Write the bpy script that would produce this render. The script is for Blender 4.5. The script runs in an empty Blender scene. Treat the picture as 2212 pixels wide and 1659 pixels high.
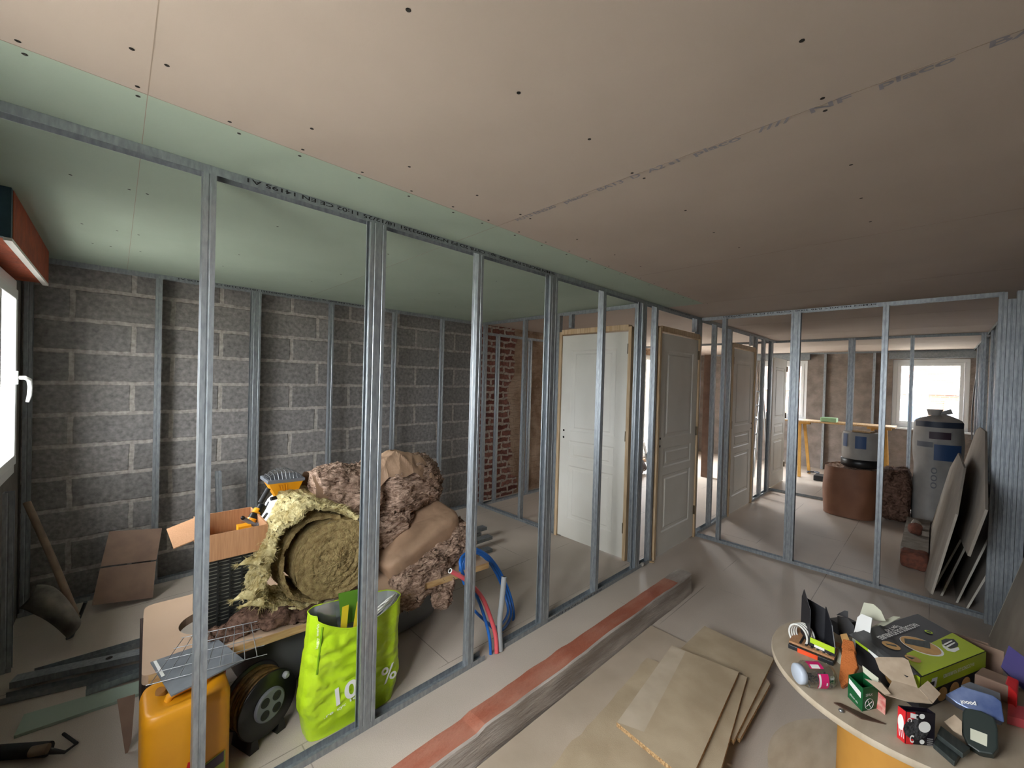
import bpy, bmesh, math, random
from mathutils import Vector, Matrix, noise, Euler
random.seed(7)
S = bpy.context.scene
COL = S.collection
W, Hh = 2212.0, 1659.0
RH = 2.28            # room height
# ------------------------------------------------------------------ camera
F_PX = 887.69; YAW = 0.80325; PITCH = -0.0108; ROLL = 0.02765; CAMZ = 1.583
_F = Vector((math.cos(YAW)*math.cos(PITCH), math.sin(YAW)*math.cos(PITCH), math.sin(PITCH)))
_R0 = Vector((math.sin(YAW), -math.cos(YAW), 0)); _U0 = _R0.cross(_F)
_R = _R0*math.cos(ROLL) + _U0*math.sin(ROLL); _U = -_R0*math.sin(ROLL) + _U0*math.cos(ROLL)
CAM = Vector((0, 0, CAMZ))
cd = bpy.data.cameras.new('camera'); cam = bpy.data.objects.new('camera', cd); COL.objects.link(cam)
m = Matrix.Identity(4)
for i in range(3):
    m[i][0] = _R[i]; m[i][1] = _U[i]; m[i][2] = -_F[i]; m[i][3] = CAM[i]
cam.matrix_world = m
cd.sensor_fit = 'HORIZONTAL'; cd.sensor_width = 36; cd.lens = 36*F_PX/W; cd.clip_start = 0.02; cd.clip_end = 200
S.camera = cam
# ------------------------------------------------------------------ light and exposure
S.view_settings.view_transform = 'Standard'; S.view_settings.look = 'None'
S.view_settings.gamma = 1; S.view_settings.use_curve_mapping = False
S.view_settings.exposure = 0.0
wd = bpy.data.worlds.new('overcast_sky'); S.world = wd; wd.use_nodes = True
nt = wd.node_tree; nt.nodes.clear()
wo = nt.nodes.new('ShaderNodeOutputWorld'); bg = nt.nodes.new('ShaderNodeBackground')
tc = nt.nodes.new('ShaderNodeTexCoord'); sx = nt.nodes.new('ShaderNodeSeparateXYZ'); cr = nt.nodes.new('ShaderNodeValToRGB')
nt.links.new(tc.outputs['Generated'], sx.inputs[0]); nt.links.new(sx.outputs[2], cr.inputs[0])
cr.color_ramp.elements[0].position = 0.0; cr.color_ramp.elements[0].color = (0.66, 0.70, 0.75, 1)
cr.color_ramp.elements[1].position = 0.55; cr.color_ramp.elements[1].color = (1.30, 1.34, 1.36, 1)
nt.links.new(cr.outputs[0], bg.inputs[0]); bg.inputs[1].default_value = 32.0
nt.links.new(bg.outputs[0], wo.inputs[0])
def portal(name, loc, rot, sx_, sy_):
    l = bpy.data.lights.new(name, 'AREA'); l.shape = 'RECTANGLE'; l.size = sx_; l.size_y = sy_
    l.cycles.is_portal = True
    o = bpy.data.objects.new(name, l); COL.objects.link(o); o.location = loc; o.rotation_euler = rot
# windows: left wall (one seen, one added out of view), far wall (two), back wall (one glazed opening)
portal('window_light', (-0.52, 3.035, 1.52), (0, -math.pi/2, 0), 1.1, 1.2)
portal('window_light', (-0.52, 0.85, 1.53), (0, -math.pi/2, 0), 1.28, 1.22)
portal('window_light', (10.12, 2.27, 1.53), (0, math.pi/2, 0), 1.2, 0.9)
portal('window_light', (10.12, 0.10, 1.53), (0, math.pi/2, 0), 1.2, 0.95)
portal('window_light', (7.75, 4.16, 1.12), (-math.pi/2, 0, 0), 1.6, 2.1)
S.cycles.max_bounces = 10; S.cycles.diffuse_bounces = 7; S.cycles.glossy_bounces = 4
S.cycles.transparent_max_bounces = 12; S.cycles.sample_clamp_indirect = 8
# ------------------------------------------------------------------ pixel helpers: where a sight line meets a real plane
def ray(px, py): return _F + _R*((px-W/2)/F_PX) - _U*((py-Hh/2)/F_PX)
def gz(px, py, z=0.0):
    d = ray(px, py); return CAM + d*((z-CAMZ)/d.z)
def gy(px, py, y):
    d = ray(px, py); return CAM + d*(y/d.y)
def gx(px, py, x):
    d = ray(px, py); return CAM + d*(x/d.x)
def gp(px, py, p0, n):
    d = ray(px, py); p0 = Vector(p0); n = Vector(n); return CAM + d*((p0-CAM).dot(n)/d.dot(n))
# ------------------------------------------------------------------ materials
def srgb(h):
    h = h.lstrip('#'); c = [int(h[i:i+2], 16)/255 for i in (0, 2, 4)]
    return tuple((x/12.92 if x <= 0.04045 else ((x+0.055)/1.055)**2.4) for x in c)+(1,)
def mat(name, col, rough=0.7, metal=0.0, col2=None, nscale=8.0, stretch=(1, 1, 1), bump=0.0, bscale=60.0, detail=6, lo=0.35, hi=0.65, alpha=None, bstretch=None, spec=None, dist=0.0):
    M = bpy.data.materials.new(name); M.use_nodes = True; t = M.node_tree; b = t.nodes['Principled BSDF']
    c1 = srgb(col) if isinstance(col, str) else col
    b.inputs['Base Color'].default_value = c1; b.inputs['Roughness'].default_value = rough; b.inputs['Metallic'].default_value = metal
    if spec is not None: b.inputs['Specular IOR Level'].default_value = spec
    tcn = t.nodes.new('ShaderNodeTexCoord')
    if col2:
        mp = t.nodes.new('ShaderNodeMapping'); mp.inputs['Scale'].default_value = stretch
        n = t.nodes.new('ShaderNodeTexNoise'); n.inputs['Scale'].default_value = nscale; n.inputs['Detail'].default_value = detail
        n.inputs['Distortion'].default_value = dist
        r = t.nodes.new('ShaderNodeValToRGB'); r.color_ramp.elements[0].position = lo; r.color_ramp.elements[1].position = hi
        r.color_ramp.elements[0].color = c1; r.color_ramp.elements[1].color = srgb(col2)
        t.links.new(tcn.outputs['Object'], mp.inputs[0]); t.links.new(mp.outputs[0], n.inputs[0]); t.links.new(n.outputs[0], r.inputs[0])
        t.links.new(r.outputs[0], b.inputs['Base Color'])
    if bump:
        mp2 = t.nodes.new('ShaderNodeMapping'); mp2.inputs['Scale'].default_value = bstretch or stretch
        n2 = t.nodes.new('ShaderNodeTexNoise'); n2.inputs['Scale'].default_value = bscale; n2.inputs['Detail'].default_value = 5
        bp = t.nodes.new('ShaderNodeBump'); bp.inputs['Strength'].default_value = bump; bp.inputs['Distance'].default_value = 0.01
        t.links.new(tcn.outputs['Object'], mp2.inputs[0]); t.links.new(mp2.outputs[0], n2.inputs[0]); t.links.new(n2.outputs[0], bp.inputs['Height']); t.links.new(bp.outputs[0], b.inputs['Normal'])
    return M
def glass_mat(name, tint=(1, 1, 1, 1), gl=0.08, rough=0.02):
    M = bpy.data.materials.new(name); M.use_nodes = True; t = M.node_tree; t.nodes.clear()
    o = t.nodes.new('ShaderNodeOutputMaterial'); mx = t.nodes.new('ShaderNodeMixShader'); a = t.nodes.new('ShaderNodeBsdfTransparent'); g = t.nodes.new('ShaderNodeBsdfGlossy')
    a.inputs[0].default_value = tint; g.inputs['Roughness'].default_value = rough; mx.inputs[0].default_value = gl
    t.links.new(a.outputs[0], mx.inputs[1]); t.links.new(g.outputs[0], mx.inputs[2]); t.links.new(mx.outputs[0], o.inputs[0]); return M
def brick_mat(name, axes, bw, bh, mortar, c1, c2, cm, off=(0, 0), noise_amt=0.5, rough=0.95, bump=0.6, plaster=None, stain=None, shift=0.5, warp=0.0):
    """axes: which object axes run along and up the wall"""
    M = bpy.data.materials.new(name); M.use_nodes = True; t = M.node_tree; b = t.nodes['Principled BSDF']; b.inputs['Roughness'].default_value = rough
    L = t.links.new
    tcn = t.nodes.new('ShaderNodeTexCoord'); s = t.nodes.new('ShaderNodeSeparateXYZ'); c = t.nodes.new('ShaderNodeCombineXYZ')
    L(tcn.outputs['Object'], s.inputs[0]); L(s.outputs['XYZ'.index(axes[0])], c.inputs[0]); L(s.outputs['XYZ'.index(axes[1])], c.inputs[1])
    ad = t.nodes.new('ShaderNodeVectorMath'); ad.operation = 'ADD'; ad.inputs[1].default_value = (off[0], off[1], 0)
    wn = t.nodes.new('ShaderNodeTexNoise'); wn.inputs['Scale'].default_value = 9; wn.inputs['Detail'].default_value = 5
    L(tcn.outputs['Object'], wn.inputs[0])
    wm = t.nodes.new('ShaderNodeVectorMath'); wm.operation = 'MULTIPLY_ADD'; wm.inputs[1].default_value = (0.02+warp, 0.02+warp, 0); 
    L(wn.outputs['Color'], wm.inputs[0]); L(c.outputs[0], wm.inputs[2]); L(wm.outputs[0], ad.inputs[0])
    br = t.nodes.new('ShaderNodeTexBrick'); L(ad.outputs[0], br.inputs['Vector'])
    br.inputs['Scale'].default_value = 1; br.inputs['Brick Width'].default_value = bw; br.inputs['Row Height'].default_value = bh
    br.inputs['Mortar Size'].default_value = mortar; br.inputs['Mortar Smooth'].default_value = 0.35; br.offset = shift
    br.inputs['Color1'].default_value = srgb(c1); br.inputs['Color2'].default_value = srgb(c2); br.inputs['Mortar'].default_value = srgb(cm); br.inputs['Bias'].default_value = 0
    n = t.nodes.new('ShaderNodeTexNoise'); n.inputs['Scale'].default_value = 35; n.inputs['Detail'].default_value = 8; L(tcn.outputs['Object'], n.inputs[0])
    mx = t.nodes.new('ShaderNodeMix'); mx.data_type = 'RGBA'; mx.blend_type = 'OVERLAY'; mx.inputs[0].default_value = noise_amt
    L(br.outputs['Color'], mx.inputs[6]); L(n.outputs[0], mx.inputs[7])
    hs = t.nodes.new('ShaderNodeHueSaturation'); hs.inputs['Saturation'].default_value = 0.0 if stain == 'grey' else 1.0
    last = mx.outputs[2]
    if stain == 'grey': L(last, hs.inputs['Color']); last = hs.outputs[0]
    if plaster:
        pn = t.nodes.new('ShaderNodeTexNoise'); pn.inputs['Scale'].default_value = plaster[2]; pn.inputs['Detail'].default_value = 7; pn.inputs['Roughness'].default_value = 0.6; L(tcn.outputs['Object'], pn.inputs[0])
        # plaster patches with a shape of their own, fuller past plaster[3] along the wall
        mr = t.nodes.new('ShaderNodeMapRange'); mr.inputs[1].default_value = plaster[3]; mr.inputs[2].default_value = plaster[3]+0.35; mr.inputs[3].default_value = -0.25; mr.inputs[4].default_value = 0.22
        L(s.outputs['XYZ'.index(axes[0])], mr.inputs[0])
        aa = t.nodes.new('ShaderNodeMath'); aa.operation = 'ADD'; L(pn.outputs[0], aa.inputs[0]); L(mr.outputs[0], aa.inputs[1])
        rp = t.nodes.new('ShaderNodeValToRGB'); rp.color_ramp.elements[0].position = 0.50; rp.color_ramp.elements[1].position = 0.54; L(aa.outputs[0], rp.inputs[0])
        pc = t.nodes.new('ShaderNodeValToRGB'); pc.color_ramp.elements[0].color = srgb(plaster[0]); pc.color_ramp.elements[1].color = srgb(plaster[1]); pc.color_ramp.elements[0].position = 0.4; pc.color_ramp.elements[1].position = 0.62; L(pn.outputs[0], pc.inputs[0])
        m2 = t.nodes.new('ShaderNodeMix'); m2.data_type = 'RGBA'; L(rp.outputs[0], m2.inputs[0]); L(last, m2.inputs[6]); L(pc.outputs[0], m2.inputs[7]); last = m2.outputs[2]
    L(last, b.inputs['Base Color'])
    iv = t.nodes.new('ShaderNodeMath'); iv.operation = 'MULTIPLY_ADD'; iv.inputs[1].default_value = -1.2; L(br.outputs['Fac'], iv.inputs[0]); L(n.outputs[0], iv.inputs[2])
    bp = t.nodes.new('ShaderNodeBump'); bp.inputs['Strength'].default_value = bump; bp.inputs['Distance'].default_value = 0.008; L(iv.outputs[0], bp.inputs['Height']); L(bp.outputs[0], b.inputs['Normal'])
    return M
def floor_mat():
    M = mat('dusty_chipboard', '#bfb3a7', 0.6, col2='#b1a69a', nscale=1.7, bump=0.12, bscale=180, lo=0.3, hi=0.7, spec=0.3)
    t = M.node_tree; b = t.nodes['Principled BSDF']; L = t.links.new
    src = b.inputs['Base Color'].links[0].from_socket
    tcn = t.nodes.new('ShaderNodeTexCoord')
    mp = t.nodes.new('ShaderNodeMapping'); mp.inputs['Location'].default_value = (0.70, 0.0, 0); L(tcn.outputs['Object'], mp.inputs[0])
    br = t.nodes.new('ShaderNodeTexBrick'); br.inputs['Scale'].default_value = 1; br.inputs['Brick Width'].default_value = 2.05; br.inputs['Row Height'].default_value = 0.615
    br.inputs['Mortar Size'].default_value = 0.0028; br.inputs['Mortar Smooth'].default_value = 0.3; L(mp.outputs[0], br.inputs['Vector']); br.offset = 0.37
    fn = t.nodes.new('ShaderNodeTexNoise'); fn.inputs['Scale'].default_value = 2.2; L(tcn.outputs['Object'], fn.inputs[0])
    fr = t.nodes.new('ShaderNodeMapRange'); fr.inputs[1].default_value = 0.42; fr.inputs[2].default_value = 0.55; fr.inputs[3].default_value = 0.0; fr.inputs[4].default_value = 0.55; L(fn.outputs[0], fr.inputs[0])
    ml = t.nodes.new('ShaderNodeMath'); ml.operation = 'MULTIPLY'; L(br.outputs['Fac'], ml.inputs[0]); L(fr.outputs[0], ml.inputs[1])
    mx = t.nodes.new('ShaderNodeMix'); mx.data_type = 'RGBA'; L(ml.outputs[0], mx.inputs[0]); L(src, mx.inputs[6]); mx.inputs[7].default_value = srgb('#3d342c')
    # light dusty scuffs and fine grain
    n3 = t.nodes.new('ShaderNodeTexNoise'); n3.inputs['Scale'].default_value = 260; n3.inputs['Detail'].default_value = 3; L(tcn.outputs['Object'], n3.inputs[0])
    mo = t.nodes.new('ShaderNodeMix'); mo.data_type = 'RGBA'; mo.blend_type = 'OVERLAY'; mo.inputs[0].default_value = 0.18; L(mx.outputs[2], mo.inputs[6]); L(n3.outputs[0], mo.inputs[7])
    L(mo.outputs[2], b.inputs['Base Color']); return M
M = {}
M['floor'] = floor_mat()
M['pink'] = mat('pink_plasterboard', '#a99b90', 0.85, col2='#a5978c', nscale=3, bump=0.03, bscale=300)
M['green'] = mat('green_plasterboard', '#98a698', 0.85, col2='#93a193', nscale=3, bump=0.03, bscale=300)
M['hole'] = mat('screw_hole', '#1c1712', 0.9)
M['seam'] = mat('board_seam', '#8b7d70', 0.9)
M['print'] = mat('grey_print', '#7f7c82', 0.8)
M['ink'] = mat('black_ink', '#1d1d20', 0.6)
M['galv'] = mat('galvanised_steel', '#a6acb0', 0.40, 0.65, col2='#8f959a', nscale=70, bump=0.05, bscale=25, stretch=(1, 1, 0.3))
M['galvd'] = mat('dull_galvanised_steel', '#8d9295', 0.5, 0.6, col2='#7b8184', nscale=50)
M['block'] = brick_mat('concrete_block', 'XZ', 0.525, 0.2135, 0.017, '#726f6c', '#7f7b78', '#9b958e', off=(0.205, 0.006), noise_amt=0.85, shift=0.42)
M['oldbrick'] = brick_mat('old_brick_and_plaster', 'XZ', 0.23, 0.085, 0.018, '#5f2c22', '#84584b', '#a3968a', off=(0, 0), noise_amt=1.0, plaster=('#80664f', '#a8927d', 3.0, 3.75), bump=1.0, warp=0.06)
M['farwall'] = mat('cement_render', '#8b8078', 0.95, col2='#726860', nscale=6, bump=0.9, bscale=22, detail=10, bstretch=(1, 1, 2.2))
M['leftwall'] = mat('rough_render', '#6f6a64', 0.95, col2='#5d5852', nscale=7, bump=0.6, bscale=30)
M['rightwall'] = brick_mat('dark_block', 'XZ', 0.4, 0.2, 0.006, '#6a6763', '#75726d', '#5a5753', noise_amt=0.5)
M['extbrick'] = brick_mat('pale_brick_facade', 'YZ', 0.26, 0.085, 0.008, '#5a3d31', '#69493b', '#736a64', noise_amt=0.4, bump=0.2)
M['extbrick2'] = brick_mat('pale_brick_garden_wall', 'XZ', 0.26, 0.085, 0.008, '#6f5a3e', '#7b6547', '#8a8070', noise_amt=0.4, bump=0.2)
M['pvc'] = mat('white_pvc', '#eef0f0', 0.35)
M['glass'] = glass_mat('window_glass')
M['terra'] = mat('terracotta_hollow_brick', '#a8502f', 0.85, col2='#8c4630', nscale=14, bump=0.4, bscale=60)
M['bluebox'] = mat('blue_grey_board', '#33505c', 0.7, col2='#2a4350', nscale=20)
M['doorw'] = mat('primed_white_door', '#dcd9d0', 0.55, col2='#d3cfc5', nscale=2.5, bump=0.06, bscale=90)
M['pine'] = mat('pine_frame', '#c9b190', 0.6, col2='#b0946f', nscale=10, stretch=(8, 8, 0.6), bump=0.1)
M['pine2'] = mat('pale_timber', '#c9a878', 0.65, col2='#b08a58', nscale=9, stretch=(1, 8, 8))
M['hinge'] = mat('brass_hinge', '#6d5f4a', 0.45, 0.7)
M['dark'] = mat('matt_black', '#16171a', 0.6)
M['black'] = mat('black_plastic', '#101113', 0.38)
M['chip'] = mat('dusty_chipboard_panel', '#b3a288', 0.75, col2='#a29076', nscale=5, bump=0.15, bscale=260)
M['chipedge'] = mat('raw_chipboard_edge', '#d1ad7c', 0.85, col2='#8a6640', nscale=120, bump=0.8, bscale=160)
M['worktop'] = mat('melamine_worktop', '#bfa48c', 0.45, col2='#b49980', nscale=2)
M['beamtop'] = mat('red_brown_timber_top', '#8f4f39', 0.85, col2='#a87561', nscale=3.2, stretch=(1, 3, 3), bump=0.5, bscale=40, lo=0.38, hi=0.7, detail=10)
M['beamside'] = mat('grey_weathered_timber', '#8f857c', 0.9, col2='#c6beb5', nscale=3.5, stretch=(0.7, 3, 4), bump=0.7, bscale=26, lo=0.4, hi=0.72, detail=12)
M['ply'] = mat('dusty_plywood', '#bfb19c', 0.75, col2='#ae9e88', nscale=6, stretch=(1, 3, 1), bump=0.1, bscale=160)
M['core'] = mat('orange_lit_core', '#c8923f', 0.7, col2='#b98236', nscale=6)  # orange light on the drum barrel, painted in as its colour
M['kraft'] = mat('kraft_paper', '#a98a70', 0.7, col2='#92755d', nscale=7, bump=0.5, bscale=16)
M['card'] = mat('corrugated_cardboard', '#b98a63', 0.8, col2='#a97a55', nscale=30, stretch=(6, 6, 0.3), bump=0.15, bscale=60)
M['cardin'] = mat('plain_cardboard', '#b7a48e', 0.85, col2='#ab9882', nscale=30)
M['cardd'] = mat('worn_cardboard', '#8f7664', 0.85, col2='#80685a', nscale=9)
M['ywool'] = mat('yellow_glass_wool', '#e8dcaa', 1.0, col2='#9c874f', nscale=24, bump=1.0, bscale=70, detail=12, lo=0.3, hi=0.72, dist=1.0, spec=0.1)  # dark and pale noise paints crevice shade and fibre highlights into the wool
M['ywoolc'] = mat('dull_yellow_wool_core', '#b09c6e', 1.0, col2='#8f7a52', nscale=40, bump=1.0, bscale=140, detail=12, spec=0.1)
M['bwool'] = mat('brown_mineral_wool', '#d3b5a0', 1.0, col2='#5e4333', nscale=19, bump=1.0, bscale=110, detail=14, lo=0.33, hi=0.70, dist=1.6, stretch=(1, 1, 2.4), spec=0.1)  # strong colour contrast paints shaded crevices and lit fibres
M['bwoold'] = mat('dark_brown_mineral_wool', '#84685a', 1.0, col2='#34241c', nscale=16, bump=1.0, bscale=60, detail=14, lo=0.33, hi=0.70, dist=1.6, spec=0.1)  # same painted crevice shade and fibre highlights, in a darker brown
M['tub'] = mat('grey_acrylic', '#6e7071', 0.35)
M['crate'] = mat('black_crate_plastic', '#191b1a', 0.45)
M['gaplight'] = mat('painted_gap_light', '#a9aa98', 0.7)
M['orange'] = mat('orange_plastic', '#e39a13', 0.4)
M['steel'] = mat('steel_wire', '#9da0a3', 0.35, 0.9)
M['greyp'] = mat('grey_plastic', '#6c6f76', 0.45)
M['yjerry'] = mat('yellow_jerrycan_plastic', '#cf8e16', 0.42, col2='#bd7c10', nscale=4)
M['red'] = mat('red_plastic', '#b3171f', 0.45)
M['redc'] = mat('red_carton', '#cf2026', 0.5)
M['slate'] = mat('grey_fibre_tile', '#72777c', 0.8, col2='#676c72', nscale=20)
M['white'] = mat('white_paint', '#e6e6e2', 0.6)
M['wcloth'] = mat('white_plastic_film', '#dedede', 0.4, bump=0.3, bscale=12)
M['lime'] = mat('lime_woven_bag', '#b9d92c', 0.34, col2='#a9cc1c', nscale=7, bump=0.6, bscale=22)
M['limed'] = mat('lime_bag_seam', '#6f9c10', 0.4)
M['silverin'] = mat('silver_bag_lining', '#a9adab', 0.35, 0.3)
M['cable'] = mat('white_cable', '#e4e3dc', 0.4)
M['brcable'] = mat('brown_cable', '#7a5c34', 0.5, col2='#4e3a20', nscale=60)
M['blue'] = mat('blue_pipe', '#1d5fae', 0.35)
M['pinkp'] = mat('pink_pipe', '#d0565c', 0.4)
M['greyc'] = mat('grey_conduit', '#8e9091', 0.45)
M['ystrip'] = mat('yellow_tape', '#c3ad22', 0.5)
M['bgreen'] = mat('green_packet', '#4f7a1d', 0.5)
M['olive'] = mat('lime_print', '#a5b818', 0.5)
M['limep'] = mat('bright_lime_print', '#b8d82a', 0.5)
M['boxblk'] = mat('black_carton', '#26262a', 0.45)
M['tan'] = mat('tan_print', '#cfa266', 0.6, col2='#b98f58', nscale=20)
M['offw'] = mat('off_white_board', '#cfcfba', 0.8)
M['wprint'] = mat('white_print', '#ecece8', 0.5)
M['terrac'] = mat('orange_felt', '#bd6b33', 0.95, bump=0.7, bscale=200)
M['dgreen'] = mat('green_carton', '#0d5a2f', 0.5)
M['clear'] = glass_mat('clear_plastic', (0.90, 0.91, 0.92, 1), 0.26, 0.12)
M['magenta'] = mat('pink_label', '#d21f6a', 0.5)
M['screws'] = mat('zinc_screws', '#8d9090', 0.35, 0.9, col2='#3c3e3f', nscale=120)
M['bluemetal'] = mat('glossy_blue_packet', '#3c5288', 0.22, 0.35, col2='#98a8cc', nscale=7)
M['darkgreen'] = mat('dark_green_grey_plastic', '#2c3532', 0.42)
M['bar'] = mat('dark_zinc_bar', '#4d5452', 0.5, 0.5, col2='#3c4241', nscale=16, stretch=(1, 6, 1))
M['blade'] = mat('rusty_blade', '#5a4438', 0.5, 0.4)
M['purple'] = mat('purple_carton', '#2d1d6b', 0.55)
M['blackwool'] = mat('grey_wire_wool', '#4a4a4c', 0.9, col2='#151516', nscale=60, bump=1, bscale=120)
M['plb'] = mat('plasterboard_face', '#a1998e', 0.85, col2='#938b80', nscale=5)
M['plbedge'] = mat('plasterboard_edge', '#d9d4c6', 0.85)
M['wrap'] = mat('grey_insulation_wrap', '#a9a7a3', 0.5, col2='#969490', nscale=5, bump=0.2, bscale=12)
M['bluep'] = mat('blue_print', '#2c4b78', 0.5)
M['stone'] = mat('dusty_stone', '#9a948b', 0.9, col2='#7d776f', nscale=12, bump=0.6, bscale=30)
M['redbrick'] = mat('red_brick_rubble', '#7d4a38', 0.9, col2='#5f3a2e', nscale=30, bump=0.7, bscale=40)
M['concrete'] = mat('pale_concrete_ground', '#a9a59d', 0.95, col2='#98948c', nscale=2)
M['darkbrown'] = mat('dark_stained_boarding', '#2d201b', 0.8, col2='#3a2a24', nscale=20, stretch=(8, 8, 0.4))
M['shovel'] = mat('dusty_steel', '#8a8378', 0.7, 0.4, col2='#57534c', nscale=10)
M['handle'] = mat('old_timber_handle', '#84705c', 0.75, col2='#6b5948', nscale=8)
M['olive2'] = mat('green_label', '#7c8428', 0.5)
M['labdark'] = mat('dark_plum_label', '#3d2c38', 0.5)
M['tealt'] = mat('black_case_base', '#1f2226', 0.5)
M['orangered'] = mat('bright_orange_plastic', '#e8542a', 0.4)
M['redblk'] = mat('glossy_black_carton', '#17131c', 0.35)
M['pinkish'] = mat('pale_pink_print', '#d9a596', 0.6, col2='#c24a4a', nscale=70)
M['kraftd'] = mat('brown_kraft_face', '#8a5f46', 0.6, col2='#7c523c', nscale=5, bump=0.1, bscale=12)
M['bluedk'] = mat('dark_blue_band', '#2b3648', 0.5)
M['pineyl'] = mat('yellow_timber', '#c79a4e', 0.6, col2='#b3863c', nscale=8)
M['brownpost'] = mat('brown_post_timber', '#7c6354', 0.8, col2='#6a5346', nscale=8)
M['paleblue'] = mat('pale_blue_lid', '#b9c2cf', 0.3)
M['gpack'] = mat('pale_green_packet', '#9fc79a', 0.6)
# ------------------------------------------------------------------ mesh building
class MB:
    def __init__(s): s.v = []; s.f = []; s.mi = []; s.sm = []
    def add(s, vs, fs, mi=0, smooth=False):
        o = len(s.v); s.v += [tuple(v) for v in vs]; s.f += [tuple(i+o for i in f) for f in fs]; s.mi += [mi]*len(fs); s.sm += [smooth]*len(fs); return s
    def hexa(s, b, t, mi=0):
        """bottom quad, top quad, same order"""
        n = len(b); vs = list(b)+list(t); fs = [tuple(range(n))[::-1], tuple(range(n, 2*n))]
        fs += [(i, (i+1) % n, n+(i+1) % n, n+i) for i in range(n)]; return s.add(vs, fs, mi)
    def box(s, a, b, mi=0, M4=None):
        x0, y0, z0 = a; x1, y1, z1 = b
        p = [Vector(q) for q in ((x0, y0, z0), (x1, y0, z0), (x1, y1, z0), (x0, y1, z0), (x0, y0, z1), (x1, y0, z1), (x1, y1, z1), (x0, y1, z1))]
        if M4: p = [M4 @ q for q in p]
        return s.hexa(p[:4], p[4:], mi)
    def poly(s, pts, vec, mi=0):
        vec = Vector(vec); pts = [Vector(p) for p in pts]; return s.hexa(pts, [p+vec for p in pts], mi)
    def tube(s, path, r, n=10, mi=0, caps=True, closed=False):
        P = [Vector(p) for p in path]; vs = []; prev = None; N = len(P)
        for i, p in enumerate(P):
            if closed: d = P[(i+1) % N]-P[i-1]
            else: d = P[min(i+1, N-1)]-P[max(i-1, 0)]
            d.normalize()
            if prev is None:
                a = Vector((0, 0, 1)) if abs(d.z) < 0.9 else Vector((1, 0, 0)); u = d.cross(a).normalized()
            else: u = (prev-d*prev.dot(d)); u = u.normalized() if u.length > 1e-6 else d.orthogonal().normalized()
            prev = u; w = d.cross(u); rr = r[i] if isinstance(r, (list, tuple)) else r
            vs += [p+(u*math.cos(2*math.pi*k/n)+w*math.sin(2*math.pi*k/n))*rr for k in range(n)]
        fs = []
        for i in range(N if closed else N-1):
            j = (i+1) % N
            fs += [(i*n+k, i*n+(k+1) % n, j*n+(k+1) % n, j*n+k) for k in range(n)]
        s.add(vs, fs, mi, True)
        if caps and not closed: s.add(vs[:n], [tuple(range(n))[::-1]], mi); s.add(vs[-n:], [tuple(range(n))], mi)
        return s
    def lathe(s, prof, c, axis=(0, 0, 1), n=32, mi=0, smooth=True, cap0=True, cap1=True):
        """prof: (radius, height) pairs along axis from c"""
        ax = Vector(axis).normalized(); u = ax.orthogonal().normalized(); w = ax.cross(u); c = Vector(c); vs = []
        for r, h in prof: vs += [c+ax*h+(u*math.cos(2*math.pi*k/n)+w*math.sin(2*math.pi*k/n))*r for k in range(n)]
        fs = []
        for i in range(len(prof)-1): fs += [(i*n+k, i*n+(k+1) % n, (i+1)*n+(k+1) % n, (i+1)*n+k) for k in range(n)]
        s.add(vs, fs, mi, smooth)
        if cap0: s.add(vs[:n], [tuple(range(n))[::-1]], mi)
        if cap1: s.add(vs[-n:], [tuple(range(n))], mi)
        return s
    def extr(s, pl, th, p0, ex, ey, ez, mi=0):
        """thin folded section: 2-D polyline pl thickened by th in the plane ex,ey and run along ez"""
        n = len(pl); off = []
        for i in range(n):
            a = Vector(pl[max(i-1, 0)]); b = Vector(pl[i]); c = Vector(pl[min(i+1, n-1)])
            d1 = (b-a).normalized() if i > 0 else (c-b).normalized(); d2 = (c-b).normalized() if i < n-1 else d1
            n1 = Vector((-d1.y, d1.x)); n2 = Vector((-d2.y, d2.x)); k = n1+n2; k = k/max(k.dot(n1), 0.3); off.append(b+k*th)
        loop = [Vector(p) for p in pl]+off[::-1]; p0 = Vector(p0); ex = Vector(ex); ey = Vector(ey); ez = Vector(ez)
        A = [p0+ex*q.x+ey*q.y for q in loop]; B = [q+ez for q in A]; N = len(loop)
        fs = [(i, (i+1) % N, N+(i+1) % N, N+i) for i in range(N)]
        for i in range(n-1): fs += [(i, i+1, N-2-i, N-1-i)[::-1], (N+i, N+i+1, 2*N-2-i, 2*N-1-i)]
        return s.add(A+B, fs, mi)
    def grid(s, fn, nu, nv, mi=0, closeu=False, smooth=True):
        vs = [fn(i/(nu if closeu else nu-1), j/(nv-1)) for j in range(nv) for i in range(nu)]; fs = []
        for j in range(nv-1):
            for i in range(nu if closeu else nu-1):
                k = (i+1) % nu; fs.append((j*nu+i, j*nu+k, (j+1)*nu+k, (j+1)*nu+i))
        return s.add(vs, fs, mi, smooth)
    def build(s, name, mats, parent=None, bevel=0, origin=None, solid=0, flip=True):
        me = bpy.data.meshes.new(name)
        if origin is None and parent is None:
            xs = [v[0] for v in s.v]; ys = [v[1] for v in s.v]; zs = [v[2] for v in s.v]
            origin = ((min(xs)+max(xs))/2, (min(ys)+max(ys))/2, min(zs))
        if parent is not None: origin = parent.get('_o', (0, 0, 0)) if origin is None else origin
        ox, oy, oz = origin
        me.from_pydata([(v[0]-ox, v[1]-oy, v[2]-oz) for v in s.v], [], s.f)
        for mm in (mats if isinstance(mats, (list, tuple)) else [mats]): me.materials.append(M[mm])
        for p, a, b in zip(me.polygons, s.mi, s.sm): p.material_index = a; p.use_smooth = b
        if flip:
            bm = bmesh.new(); bm.from_mesh(me); bmesh.ops.recalc_face_normals(bm, faces=bm.faces); bm.to_mesh(me); bm.free()
        me.update()
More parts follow.
